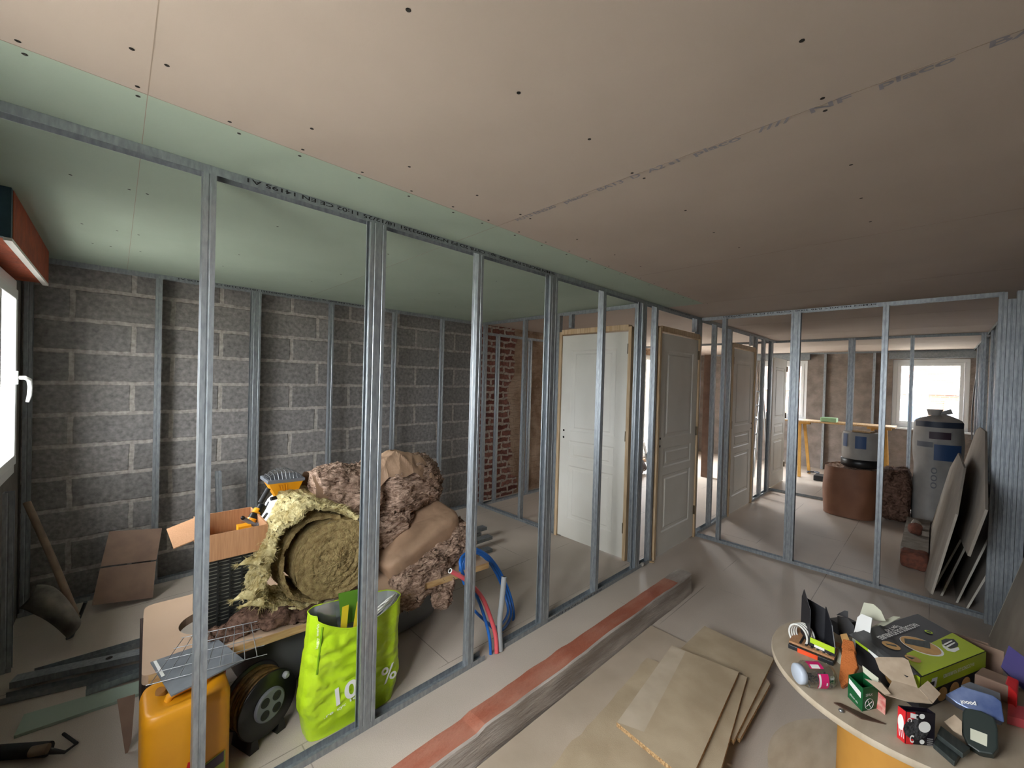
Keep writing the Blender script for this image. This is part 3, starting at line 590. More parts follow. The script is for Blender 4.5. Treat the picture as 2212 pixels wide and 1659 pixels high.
def strands(b, n, ln, wd, mi=0, seed=1, down=0.0, sel=None, src=None):
    rnd = random.Random(seed); V = src or list(b.v); V = [v for v in V if sel is None or sel(v)]
    if not V: return b
    cx = sum(v[0] for v in V)/len(V); cy = sum(v[1] for v in V)/len(V); cz = sum(v[2] for v in V)/len(V); vs = []; fs = []
    for k in range(n):
        p = Vector(rnd.choice(V)); d = (p-Vector((cx, cy, cz))).normalized()+Vector((rnd.uniform(-1, 1), rnd.uniform(-1, 1), rnd.uniform(-1, 1)))*0.9
        d.normalize(); L = ln*rnd.uniform(0.3, 1.0); s_ = d.cross(Vector((rnd.uniform(-1, 1), rnd.uniform(-1, 1), rnd.uniform(-1, 1)))).normalized()*wd*rnd.uniform(0.5, 1.3)
        p1 = p+d*L*0.5+Vector((0, 0, -down*L*0.2)); p2 = p+d*L+Vector((0, 0, -down*L))
        o = len(vs); vs += [p-s_-d*0.006, p+s_-d*0.006, p1+s_*0.7, p1-s_*0.7, p2]; fs += [(o, o+1, o+2, o+3), (o+3, o+2, o+4)]
    return b.add(vs, fs, mi)
def card(b, px, p0, n, th, mi=0):
    """a flat sheet lying in the plane (p0, n): its corners are read along sight lines"""
    n = Vector(n).normalized(); P = [gp(x, y, p0, n) for x, y in px]; return b.poly(P, n*th, mi)
def obox(b, a, bb, c, h, mi=0):
    """box from base corner a, edges to bb and c, height h"""
    a, bb, c = Vector(a), Vector(bb), Vector(c); d = bb+c-a; up = Vector((0, 0, h)); return b.hexa([a, bb, d, c], [a+up, bb+up, d+up, c+up], mi)
# ------------------------------------------------------------------ FLOOR: beam and chipboard stack
bm_ = MB()
NB = 60; x0, x1 = 0.50, 3.165
def prof(x):
    k = lambda s, a=0.006: noise.noise(Vector((x*2.2, s, 3.1)))*a+noise.noise(Vector((x*9, s, 1.1)))*a*0.4
    yb, yt = 1.256+k(1), 1.375+k(2)
    z = 0.15+k(5, 0.01)-0.012*(x < 1.1)
    return [(x, yb, 0.001), (x, yb+0.003, z*0.5), (x, yb+0.004+k(4), z-0.008), (x, yb+0.012, z), (x, (yb+yt)/2, z+k(7)), (x, yt-0.008, z-0.002+k(8)), (x, yt, z-0.012), (x, yt, 0.001)]
R_ = [prof(x0+(x1-x0)*i/NB) for i in range(NB+1)]; vs = [p for r in R_ for p in r]; n = 8
for i in range(NB):
    for k in range(n):
        kk = (k+1) % n; bm_.add([vs[i*n+k], vs[i*n+kk], vs[(i+1)*n+kk], vs[(i+1)*n+k]], [(0, 1, 2, 3)], 0 if k in (3, 4, 5) and i < NB-5 else 1)
bm_.add(R_[0], [tuple(range(n))], 1); bm_.add(R_[-1], [tuple(range(n))[::-1]], 1)
o = bm_.build('timber_beam', ['beamtop', 'beamside']); tag(o, 'long red-brown and grey weathered beam lying on the floor beside the partition', 'beam')
def board(corners, z, th, label, name='chipboard_panel', strip=None, mats=('chip', 'chipedge')):
    P = [gz(x, y, z+th) if not isinstance(x, Vector) else x for x, y in corners]; lo = [Vector((p.x, p.y, z)) for p in P]; hi = [Vector((p.x, p.y, z+th)) for p in P]
    b = MB(); k = len(P); b.add(hi, [tuple(range(k))], 0); b.add(lo, [tuple(range(k))[::-1]], 0)
    for i in range(k): b.add([lo[i], lo[(i+1) % k], hi[(i+1) % k], hi[i]], [(0, 1, 2, 3)], 1)
    o = b.build(name, list(mats)); tag(o, label, 'board', 'chipboard panels stacked on the floor')
    if strip:
        q = MB(); Q = [gz(x, y, z+th+0.0004) for x, y in strip]; q.add(Q, [tuple(range(len(Q)))]); so_ = q.build('clean_strip', 'cleanchip', o)
        so_['label'] = 'paler stripe along the left edge'
    return o
M['jcap'] = mat('brown_cap', '#8a5a20', 0.5)
M['cleanchip'] = mat('less_dusty_chipboard', '#b9ab97', 0.75, col2='#ae9f8a', nscale=9)
M['chipfloor'] = mat('dust_covered_panel', '#b2a392', 0.7, col2='#a49583', nscale=3, bump=0.1, bscale=200)
T_ = 0.0185
def rectb(x0, y0, x1, y1, z, th, label, rag=None, mats=('chipfloor', 'chipedge')):
    P = [Vector((x0, y0, 0)), Vector((x1, y0, 0)), Vector((x1, y1, 0)), Vector((x0, y1, 0))]
    if rag: P = [Vector((x0, y0, 0)), Vector((x1, y0, 0)), Vector((x1, y1, 0))]+[Vector((x1+(x0-x1)*t/14, y1+(rag*(t/14))+random.uniform(-.012, .012), 0)) for t in range(1, 14)]+[Vector((x0, y1+rag, 0))]
    return board([(p, None) for p in P], z, th, label, mats=mats)
def board_v(P, z, th, label, mats=('chip', 'chipedge')):
    lo = [Vector((p[0], p[1], z)) for p in P]; hi = [Vector((p[0], p[1], z+th)) for p in P]; b = MB(); k = len(P); b.add(hi, [tuple(range(k))], 0); b.add(lo, [tuple(range(k))[::-1]], 0)
    for i in range(k): b.add([lo[i], lo[(i+1) % k], hi[(i+1) % k], hi[i]], [(0, 1, 2, 3)], 1)
    return tag(b.build('chipboard_panel', list(mats)), label, 'board', 'chipboard panels stacked on the floor')
board_v([(0.55, 0.60), (2.50, 0.66), (2.515, 1.247), (0.55, 1.247)], 0.001, 0.017, 'widest dust-coloured board at the bottom of the stack, its long edge against the beam', ('chipfloor', 'chipedge'))
a = gz(1394, 1424, 0.037); c = gz(1186, 1659, 0.037)
rag = [(a.x+(c.x-a.x)*t/16, a.y+(c.y-a.y)*t/16+random.uniform(-.008, .008)) for t in range(17)]
far = gz(1668, 1478, 0.037)
board_v([(c.x-0.25, 0.72), (2.30, 0.62), (a.x+0.02, a.y)]+rag[1:]+[(c.x-0.25, c.y)], 0.0185, 0.018, 'tan chipboard with a ragged torn left edge, second from the bottom of the stack')
p1, p2, p3 = gz(1664, 1477, 0.055), gz(1600, 1593, 0.055), gz(1575, 1560, 0.055)
board_v([(p1.x, p1.y), (2.62, 0.70), (2.45, 0.95), (2.0, 0.80), (p2.x-0.01, p2.y)], 0.037, 0.018, 'small chipboard offcut poking out on the right under the big skewed board')
q = [gz(x, y, 0.074) for x, y in ((1522, 1352), (1672, 1422), (1585, 1600), (1440, 1430))]
board_v([(v.x, v.y) for v in q], 0.0555, 0.0185, 'skewed dusty board reaching furthest back in the chipboard stack')
q = [gz(x, y, 0.094) for x, y in ((1462, 1400), (1614, 1462), (1552, 1680), (1370, 1590))]
board_v([(v.x, v.y) for v in q], 0.0745, 0.018, 'narrow chipboard just under the topmost board of the stack')
board([(1451, 1394), (1596, 1452), (1490, 1690), (1332, 1560)], 0.093, 0.019, 'topmost chipboard of the floor stack, with a paler stripe and rough front edge', strip=[(1451, 1394.5), (1481, 1407), (1391, 1581), (1333, 1560)])
# ------------------------------------------------------------------ JUNK: worktop on the bathtub
ZT = 0.41
wt = empty('kitchen_worktop', (0.9, 2.3, ZT-0.038)); tag(wt, 'beige melamine worktop with a round cutout laid over the grey bathtub', 'worktop')
fl_, fr_, br_, bl_ = Vector((0.085, 2.075, 0)), Vector((1.735, 1.968, 0)), Vector((1.775, 2.60, 0)), Vector((0.115, 2.70, 0))
def rnd_corner(p, a, b, r, n=6):
    da = (a-p).normalized()*r; db = (b-p).normalized()*r; return [p+da*(1-t)**2+db*t**2 for t in [i/n for i in range(n+1)]]
out = rnd_corner(fl_, bl_, fr_, 0.03)+[fr_, br_]+rnd_corner(bl_, br_, fl_, 0.05)
hcx, hcy, hr = 0.335, 2.36, 0.115; NH = 40
b = MB(); top = []; 
hole = [Vector((hcx+hr*math.cos(2*math.pi*k/NH), hcy+hr*math.sin(2*math.pi*k/NH), 0)) for k in range(NH)]
bmw = bmesh.new()
def ring(z): return [bmw.verts.new((p.x, p.y, z)) for p in out], [bmw.verts.new((p.x, p.y, z)) for p in hole]
ot, ht = ring(ZT); 
eds = [bmw.edges.new((ot[i], ot[(i+1) % len(ot)])) for i in range(len(ot))]+[bmw.edges.new((ht[i], ht[(i+1) % NH])) for i in range(NH)]
bmesh.ops.triangle_fill(bmw, edges=eds, use_beauty=True)
ret = bmesh.ops.extrude_face_region(bmw, geom=bmw.faces[:]); bmesh.ops.translate(bmw, vec=(0, 0, -0.038), verts=[g for g in ret['geom'] if isinstance(g, bmesh.types.BMVert)])
bmesh.ops.recalc_face_normals(bmw, faces=bmw.faces); bmw.verts.index_update()
b.add([v.co.copy() for v in bmw.verts], [tuple(v.index for v in f.verts) for f in bmw.faces]); bmw.free()
b.build('board', 'worktop', wt)
b = MB(); b.poly([fl_+Vector((0.02, -0.0015, ZT-0.037)), fr_+Vector((0, -0.0015, ZT-0.037)), fr_+Vector((0, -0.0015, ZT-0.002)), fl_+Vector((0.02, -0.0015, ZT-0.002))], (0, -0.0008, 0)); b.build('front_edging', 'pine2', wt)
b = MB(); b.box((0.10, 2.42, 0.001), (0.135, 2.66, ZT-0.039)); tag(b.build('upright_board', 'darkbrown'), 'wide dark brown upright board propping the rear left end of the worktop', 'support')
b = MB(); b.box((0.10, 2.10, 0.001), (0.132, 2.14, ZT-0.039)); tag(b.build('upright_batten', 'darkbrown'), 'narrow dark brown batten propping the worktop just behind the jerrycan', 'support')
# bathtub
tb = MB()
def tubfn(c0, r0, c1, r1, z0, z1):
    def fn(u, v):
        a = u*2*math.pi; e = 0.42; cx = c0[0]+(c1[0]-c0[0])*v; cy = c0[1]+(c1[1]-c0[1])*v; k = v**0.45; rx = r0[0]+(r1[0]-r0[0])*k; ry = r0[1]+(r1[1]-r0[1])*k
        return Vector((cx+rx*math.copysign(abs(math.cos(a))**e, math.cos(a)), cy+ry*math.copysign(abs(math.sin(a))**e, math.sin(a)), z0+(z1-z0)*v))
    return fn
tb.grid(tubfn((1.03, 2.52), (0.50, 0.26), (1.03, 2.52), (0.67, 0.36), 0.002, 0.355), 64, 16, closeu=True)
tb.grid(tubfn((1.03, 2.52), (0.47, 0.23), (1.03, 2.52), (0.63, 0.32), 0.03, 0.355), 64, 14, closeu=True)
n = 64; f1 = tubfn((1.03, 2.52), (0.50, 0.26), (1.03, 2.52), (0.67, 0.36), 0.002, 0.355); f2 = tubfn((1.03, 2.52), (0.47, 0.23), (1.03, 2.52), (0.63, 0.32), 0.03, 0.355)
tb.add([f1(k/n, 1)+Vector((0, 0, 0.012)) for k in range(n)]+[f2(k/n, 1)+Vector((0, 0, 0.012)) for k in range(n)]+[f1(k/n, 1) for k in range(n)]+[f2(k/n, 1) for k in range(n)],
       [(k, (k+1) % n, n+(k+1) % n, n+k) for k in range(n)]+[(k, (k+1) % n, 2*n+(k+1) % n, 2*n+k) for k in range(n)]+[(n+k, n+(k+1) % n, 3*n+(k+1) % n, 3*n+k) for k in range(n)])
tb.add([f1(k/n, 0) for k in range(n)], [tuple(range(n))]); tb.add([f2(k/n, 0) for k in range(n)], [tuple(range(n))])
tag(tb.build('bathtub', 'tub'), 'grey bathtub standing on the floor under the loaded worktop', 'bathtub')
# black slatted crate
cr_ = empty('ventilated_crate', (0.40, 2.35, ZT)); tag(cr_, 'black slatted plastic crate on the worktop under the cardboard box', 'crate')
cx0, cx1, cy0, cy1, cz0, cz1 = 0.285, 0.500, 2.245, 2.50, ZT+0.001, 0.745
b = MB()
nb = 17; hz = (cz1-cz0-0.05)/nb
for i in range(nb):
    z = cz0+0.04+i*hz; b.box((cx0+0.008, cy0, z), (cx1-0.008, cy0+0.006, z+hz*0.55)); b.box((cx0, cy0+0.008, z), (cx0+0.006, cy1-0.008, z+hz*0.55))
for i in range(5):
    x = cx0+0.012+(cx1-cx0-0.03)*i/4; b.box((x, cy0-0.002, cz0), (x+0.006, cy0+0.008, cz1))
b.build('slats', 'crate', cr_)
b = MB(); 
for x, y in ((cx0, cy0), (cx1-0.014, cy0), (cx0, cy1-0.014), (cx1-0.014, cy1-0.014)): b.box((x, y, cz0), (x+0.014, y+0.014, cz1))
b.box((cx0, cy0, cz1-0.02), (cx1, cy0+0.01, cz1)).box((cx0, cy1-0.01, cz1-0.02), (cx1, cy1, cz1)).box((cx0, cy0, cz0), (cx1, cy0+0.01, cz0+0.03)).box((cx0, cy0, cz0), (cx1, cy1, cz0+0.006)).box((cx0, cy0, cz1-0.02), (cx0+0.01, cy1, cz1)).box((cx1-0.01, cy0, cz1-0.02), (cx1, cy1, cz1))
b.build('frame', 'crate', cr_)
MB().box((cx0+0.02, cy0+0.022, cz0+0.01), (cx1-0.02, cy0+0.028, cz1-0.03)).build('gap_light_sheet', 'gaplight', cr_)  # pale sheet added so the gaps between the slats look lit from behind
# carton on the crate
bx = empty('cardboard_box', (0.42, 2.36, 0.747)); tag(bx, 'open cardboard box on top of the black crate with the lamp stand in it', 'box')
def shell(b, x0, y0, x1, y1, z0, z1, t=0.004, mi=0):
    b.box((x0, y0, z0), (x1, y0+t, z1), mi).box((x0, y1-t, z0), (x1, y1, z1), mi).box((x0, y0+t, z0), (x0+t, y1-t, z1), mi).box((x1-t, y0+t, z0), (x1, y1-t, z1), mi).box((x0+t, y0+t, z0), (x1-t, y1-t, z0+t), mi); return b
shell(MB(), 0.285, 2.19, 0.53, 2.53, 0.7475, 0.865).build('body', 'card', bx)
b = MB(); b.poly([(0.285, 2.20, 0.862), (0.285, 2.50, 0.862), (0.180, 2.48, 0.838), (0.185, 2.22, 0.828)], (0, 0, 0.004)); b.build('flap', 'card', bx)
b = MB(); b.poly([(0.53, 2.22, 0.862), (0.53, 2.50, 0.862), (0.572, 2.48, 0.80), (0.572, 2.24, 0.80)], (0.002, 0, 0.004)); b.build('flap', 'card', bx)
# work lamp
wl = empty('work_lamp', (0.70, 2.5, 0.87)); tag(wl, 'orange halogen work lamp with wire guard lying face up on the wool', 'lamp')
LY = 2.43
def lp(px, py, y=LY): return gy(px, py, y)
tl, tr_, bl2, br2 = lp(581, 1046), lp(655, 1038), lp(603, 1082), lp(640, 1076)
dv = Vector((0, 0.14, 0)); dv2 = Vector((0, 0.09, 0)); of = Vector((0, 0.025, 0))
b = MB(); b.hexa([bl2+of, br2+of, br2+of+dv2, bl2+of+dv2], [tl, tr_, tr_+dv, tl+dv]); 
for t in (0.25, 0.33, 0.41, 0.49):
    p = tl+(tr_-tl)*t; q = bl2+of+(br2-bl2)*t; b.poly([p+Vector((0, -0.002, -0.01)), p+Vector((0.006, -0.002, -0.01)), q*0.5+p*0.5+Vector((0.004, -0.002, 0)), q*0.5+p*0.5+Vector((0, -0.002, 0))], (0, -0.003, 0))
b.build('housing', 'orange', wl, bevel=0.003)
e1, e2 = tl+Vector((-0.008, -0.008, 0)), tr_+Vector((0.008, -0.008, 0)); up = Vector((0, 0, 0.018)); dv3 = Vector((0, 0.158, 0))
b = MB(); b.hexa([e1, e2, e2+dv3, e1+dv3], [e1+up, e2+up, e2+up+dv3, e1+up+dv3]); b.build('bezel', 'greyp', wl, bevel=0.003)
b = MB(); cc = (e1+e2+dv3)/2+up
for k in range(9):
    t = k/8; x = e1.x+(e2.x-e1.x)*(0.1+0.8*t); zt = math.sin(math.pi*(0.12+0.76*t))*0.045
    z0 = cc.z+(e1.z-e2.z)*(0.5-(0.1+0.8*t)); b.tube([(x, e1.y+0.01, z0), (x, e1.y+0.03, z0+zt*0.8), (x, cc.y, z0+zt), (x, e1.y+0.13, z0+zt*0.8), (x, e1.y+0.15, z0)], 0.0014, 6)
for yy_ in (0.05, 0.08, 0.11):
    b.tube([(e1.x+(e2.x-e1.x)*t, e1.y+yy_, cc.z+(e1.z-e2.z)*(0.5-t)+math.sin(math.pi*max(0.02, min(0.98, t)))*0.045) for t in [i/10 for i in range(11)]], 0.0014, 6)
b.build('wire_guard', 'steel', wl)
MB().poly([e1+up+Vector((0.012, 0.012, 0)), e2+up+Vector((-0.012, 0.012, 0)), e2+up+dv3+Vector((-0.012, -0.012, 0)), e1+up+dv3+Vector((0.012, -0.012, 0))], (0, 0, 0.002)).build('lens', 'clear', wl)
b = MB(); b.tube([lp(580, 1055, 2.43), lp(562, 1086, 2.42)], 0.012, 10).tube([lp(585, 1078, 2.43), lp(600, 1074, 2.44)], 0.010, 10); b.build('yoke', 'dark', wl)
# lamp stand in the box
st = empty('lamp_stand', (0.50, 2.36, 0.80)); tag(st, 'folded black and orange tripod stand sticking out of the cardboard box', 'stand')
b = MB(); b.tube([lp(566, 1092, 2.42), lp(557, 1108, 2.40)], 0.020, 14).tube([lp(550, 1112, 2.40), lp(543, 1126, 2.38)], 0.022, 14); b.build('grip', 'black', st)
b = MB(); b.tube([lp(558, 1101, 2.41), lp(552, 1110, 2.40)], 0.0215, 14); b.tube([lp(545, 1120, 2.385), lp(541, 1128, 2.38)], 0.023, 14); b.box(lp(515, 1150, 2.33), lp(538, 1128, 2.38)); b.build('collar', 'orange', st)
b = MB(); b.tube([lp(577, 1109, 2.40), lp(556, 1137, 2.34)], 0.006, 8).tube([lp(525, 1120, 2.36), lp(550, 1134, 2.36), lp(562, 1130, 2.36)], 0.010, 8).tube([lp(580, 1084, 2.44), lp(572, 1100, 2.42), lp(563, 1115, 2.40)], 0.004, 8); b.build('leg', 'greyp', st)
b = MB(); b.lathe([(0.0, 0), (0.009, 0), (0.009, 0.012), (0, 0.012)], lp(524, 1118, 2.34), (0, -1, 0), 14, cap0=False, cap1=False); b.build('knob', 'black', st)
# white film roll behind the lamp
b = MB(); superell(b, (0.73, 2.66, 0.69), (0.13, 0.10, 0.20), (0, 0.15, 0), 0.7); noisy(b, 0.02, 8, seed=4)
tag(b.build('film_bundle', 'wcloth'), 'white plastic film bundled behind the yellow wool under the work lamp', 'plastic film')
# yellow glass wool roll ------------------------------------------------
yr = empty('glass_wool_roll', (0.83, 2.3, ZT)); tag(yr, 'big unravelling roll of yellow glass wool on the worktop', 'insulation roll')
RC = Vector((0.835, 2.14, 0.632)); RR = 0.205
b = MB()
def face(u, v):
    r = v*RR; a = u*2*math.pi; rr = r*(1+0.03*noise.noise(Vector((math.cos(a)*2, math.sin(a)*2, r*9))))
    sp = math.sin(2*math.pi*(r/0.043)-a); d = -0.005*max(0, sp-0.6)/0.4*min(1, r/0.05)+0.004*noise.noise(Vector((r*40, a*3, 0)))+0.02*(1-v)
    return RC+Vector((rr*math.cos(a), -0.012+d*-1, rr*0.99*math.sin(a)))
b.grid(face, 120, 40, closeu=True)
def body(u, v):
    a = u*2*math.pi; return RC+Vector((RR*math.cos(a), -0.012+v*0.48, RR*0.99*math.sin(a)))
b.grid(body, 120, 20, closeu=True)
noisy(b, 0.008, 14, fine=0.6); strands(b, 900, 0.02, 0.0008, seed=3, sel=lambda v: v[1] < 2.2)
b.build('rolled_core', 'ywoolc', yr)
# loose outer layer
pth = [(770, 1118, .026, .50), (735, 1105, .028, .50), (700, 1098, .030, .50), (662, 1102, .032, .34), (630, 1122, .034, .22), (604, 1150, .036, .16), (588, 1180, .033, .16), (576, 1215, .033, .14), (568, 1250, .034, .13), (562, 1282, .042, .14), (572, 1308, .034, .20), (608, 1318, .024, .26), (650, 1318, .024, .30), (690, 1306, .022, .30)]
P3 = []
for x, y, t, dp in pth:
    p = gy(x, y, 2.115); P3.append((p, t, dp))
b = MB(); NU, NV, NT = 150, 22, 8
def sample(u):
    f = u*(len(P3)-1); i = min(int(f), len(P3)-2); t = f-i
    def cat(a, b_, c, d): return 0.5*((2*b_)+(-a+c)*t+(2*a-5*b_+4*c-d)*t*t+(-a+3*b_-3*c+d)*t**3)
    g = lambda k: P3[max(0, min(len(P3)-1, k))]
    p = cat(g(i-1)[0], g(i)[0], g(i+1)[0], g(i+2)[0]); return p, g(i)[1]*(1-t)+g(i+1)[1]*t, g(i)[2]*(1-t)+g(i+1)[2]*t
def loose(side):
    def fn(u, v):
        p, t, dp = sample(u); q, _, _ = sample(min(1, u+0.01)); o_, _, _ = sample(max(0, u-0.01)); d = (q-o_).normalized(); nrm = Vector((d.z, 0, -d.x))
        rag = 0.035*noise.noise(Vector((u*22, 0.3, 0)))+0.02*noise.noise(Vector((u*60, 1.3, 0)))
        y = -rag*(1-v)**2+v*dp; th = t*(1-0.55*(1-v)**4)
        return Vector((p.x, p.y+y, max(p.z, ZT+0.012)))+nrm*side*th*0.75
    return fn
b.grid(loose(1), NU, NV); b.grid(loose(-1), NU, NV)
for v0 in (0, 1):
    A = [loose(1)(i/(NU-1), v0) for i in range(NU)]; B = [loose(-1)(i/(NU-1), v0) for i in range(NU)]
    b.grid(lambda u, v, A=A, B=B: A[round(u*(NU-1))].lerp(B[round(u*(NU-1))], v), NU, 5)
for u0 in (0, 1): b.grid(lambda u, v, u0=u0: loose(1)(u0, u).lerp(loose(-1)(u0, u), v), NV, 4)
noisy(b, 0.017, 13, fine=0.5, stretch=(1, 1, 1)); src = list(b.v)
strands(b, 2600, 0.035, 0.0011, seed=5, src=[v for v in src if v[1] < 2.22], down=0.3)
for i, v in enumerate(b.v):
    if v[2] < ZT+0.003: b.v[i] = (v[0], v[1], ZT+0.003)
b.build('loose_layer', 'ywool', yr)
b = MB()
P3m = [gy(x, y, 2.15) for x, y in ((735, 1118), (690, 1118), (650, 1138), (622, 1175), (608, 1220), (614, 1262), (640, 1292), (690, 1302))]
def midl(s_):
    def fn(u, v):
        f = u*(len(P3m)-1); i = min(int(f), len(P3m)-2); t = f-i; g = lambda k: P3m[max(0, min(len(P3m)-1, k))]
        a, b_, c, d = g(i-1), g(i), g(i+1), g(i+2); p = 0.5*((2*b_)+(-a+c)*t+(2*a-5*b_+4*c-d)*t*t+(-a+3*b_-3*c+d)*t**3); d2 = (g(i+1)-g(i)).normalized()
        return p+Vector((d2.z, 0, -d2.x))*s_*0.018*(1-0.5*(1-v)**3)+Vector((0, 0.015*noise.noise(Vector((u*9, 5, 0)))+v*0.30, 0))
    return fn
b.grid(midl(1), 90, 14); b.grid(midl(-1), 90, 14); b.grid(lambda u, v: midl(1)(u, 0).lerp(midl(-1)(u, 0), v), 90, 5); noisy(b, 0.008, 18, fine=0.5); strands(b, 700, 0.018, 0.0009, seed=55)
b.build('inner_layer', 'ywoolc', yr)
# tufts hanging to the left
for k_, (px, py) in enumerate(((512, 1222), (500, 1296), (545, 1205), (520, 1312))):
    b = MB(); p = gy(px, py, 2.10); r = gy(px+46, py-12, 2.11); b.tube([r, (r+p)/2+Vector((0, 0, 0.008)), p], [0.022, 0.013, 0.002], 12)
    noisy(b, 0.008, 30, fine=0.5); strands(b, 140, 0.03, 0.0009, seed=8+k_); b.build('torn_tuft', 'ywool', yr)
# dirty scraps of brown wool in front of the roll
b = MB()
for x, y, z, rx, ry, rz in ((0.36, 2.16, 0.43, 0.075, 0.05, 0.03), (0.45, 2.17, 0.45, 0.08, 0.06, 0.045), (0.56, 2.11, 0.435, 0.09, 0.05, 0.03), (0.68, 2.07, 0.43, 0.09, 0.045, 0.022), (0.42, 2.13, 0.425, 0.07, 0.03, 0.02)): superell(b, (x, y, z), (rx, ry, rz), e=0.9, nu=44, nv=26)
noisy(b, 0.02, 18, fine=0.3); strands(b, 900, 0.02, 0.0009, seed=9)
for i, v in enumerate(b.v):
    if v[2] < ZT+0.001: b.v[i] = (v[0], v[1], ZT+0.001)
tag(b.build('mineral_wool_scrap', 'bwoold'), 'dark brown wool scraps on the worktop beneath the yellow roll', 'insulation scrap')
# upper brown rolls
ub = empty('mineral_wool_roll', (0.98, 2.5, 0.83)); tag(ub, 'brown mineral wool roll with kraft face lying on the yellow roll, behind the doubled stud', 'insulation roll')
b = MB(); b.grid(lambda u, v: Vector((0.98, 2.42, 0.93))+Vector((0.20*(v-0.5)*2, 0.13*math.cos(u*2*math.pi), 0.105*math.sin(u*2*math.pi))), 60, 24, closeu=True)
noisy(b, 0.007, 9, seed=2); b.build('kraft_face', 'kraft', ub)
b = MB(); superell(b, (0.985, 2.40, 0.955), (0.21, 0.13, 0.10), (0.1, 0.12, 0.1), 0.75, 90, 60); superell(b, (1.03, 2.28, 0.86), (0.115, 0.07, 0.085), (0, 0.2, 0), 0.7, 70, 50)
superell(b, (0.93, 2.31, 0.88), (0.09, 0.055, 0.10), (0, 0.35, 0), 0.7, 70, 50); noisy(b, 0.022, 13, stretch=(1.6, 1, 0.7), ridged=0.4, fine=0.35, seed=6); strands(b, 1600, 0.02, 0.0009, seed=10); b.build('wool_core', 'bwool', ub)
ur = empty('mineral_wool_batt', (1.40, 2.45, 0.75)); tag(ur, 'brown mineral wool bundle topped by crumpled kraft paper, highest thing in the pile', 'insulation batt')
b = MB(); superell(b, (1.37, 2.42, 0.885), (0.235, 0.17, 0.165), (0, -0.1, 0.1), 0.62, 130, 80); superell(b, (1.53, 2.42, 0.84), (0.10, 0.12, 0.13), (0, 0.1, 0), 0.7, 70, 50); superell(b, (1.14, 2.40, 0.83), (0.06, 0.09, 0.15), (0, 0.1, 0), 0.7, 60, 40)
superell(b, (1.22, 2.35, 0.665), (0.16, 0.10, 0.085), (0, -0.45, 0.1), 0.6, 80, 50)
noisy(b, 0.026, 12, stretch=(0.7, 1, 1.5), ridged=0.5, fine=0.4, seed=11); strands(b, 2600, 0.024, 0.001, seed=12); b.build('wool', 'bwool', ur)
b = MB()
def crump(u, v):
    x = 1.10+u*0.40; y = 2.24+v*0.34; z = 1.075+0.02*math.sin(u*3)-0.20*(u-0.45)**2-0.12*(max(0, 0.35-v)/0.35)**2-0.05*v*v
    c_ = noise.voronoi(Vector((x*11, y*11, 0.5)))[0]; z += 0.05*(c_[0]-0.3)+0.012*noise.noise(Vector((x*20, y*20, 0)))
    return Vector((x+0.01*noise.noise(Vector((x*9, y*9, 4))), y+0.02*(c_[1]-0.5), z))
b.grid(crump, 46, 40, smooth=False); b.build('crumpled_kraft_paper', 'kraft', ur, solid=0.0015)
# lower brown batt hanging over the front
lb_ = empty('mineral_wool_batt', (1.45, 2.2, ZT)); tag(lb_, 'brown mineral wool batt with kraft back slumping over the right front edge of the worktop', 'insulation batt')
b = MB(); pl = [gy(x, y, 2.26) for x, y in ((838, 1180), (905, 1098), (990, 1140), (1002, 1160), (965, 1205), (818, 1262))]
superell(b, (1.365, 2.29, 0.585), (0.275, 0.19, 0.08), (0.2, -0.42, 0), 0.36, 100, 60); noisy(b, 0.010, 7); b.build('kraft_face', 'kraft', lb_)
b = MB(); superell(b, (1.50, 2.20, 0.485), (0.235, 0.16, 0.115), (0.25, -0.42, 0), 0.6, 140, 80); superell(b, (1.30, 2.07, 0.40), (0.20, 0.075, 0.10), (0, -0.30, 0), 0.6, 100, 60); superell(b, (1.42, 2.02, 0.31), (0.075, 0.035, 0.10), (0, 0.1, 0), 0.8, 60, 40); superell(b, (1.60, 2.20, 0.56), (0.10, 0.12, 0.075), (0, 0.35, 0), 0.7, 70, 50)
noisy(b, 0.026, 13, stretch=(1.0, 1, 1.0), ridged=0.6, fine=0.4, seed=21); strands(b, 3000, 0.026, 0.001, seed=22); b.build('wool', 'bwool', lb_)
b = MB(); superell(b, (1.70, 2.66, 0.56), (0.11, 0.08, 0.12), (0, 0.3, 0), 0.8, 60, 40); superell(b, (1.80, 2.60, 0.50), (0.06, 0.05, 0.06), e=0.8, nu=44, nv=30); noisy(b, 0.014, 12, fine=0.4, seed=30); strands(b, 500, 0.025, 0.001, seed=31)
tag(b.build('glass_wool_scrap', 'ywool'), 'pale yellow wool scraps hanging behind the right end of the brown batts', 'insulation scrap')
# stud offcut leaning on the block wall
oc = gz(485, 1135, 0.40); o = stud_at((0.63, 3.84, 0.003), (-1, 0, 0), (0, 1, 0), 0.79, tilt=(-0.02, 0.07, 0.79)); tag(o, 'short stud offcut leaning on the block wall behind the cardboard box', 'metal stud')
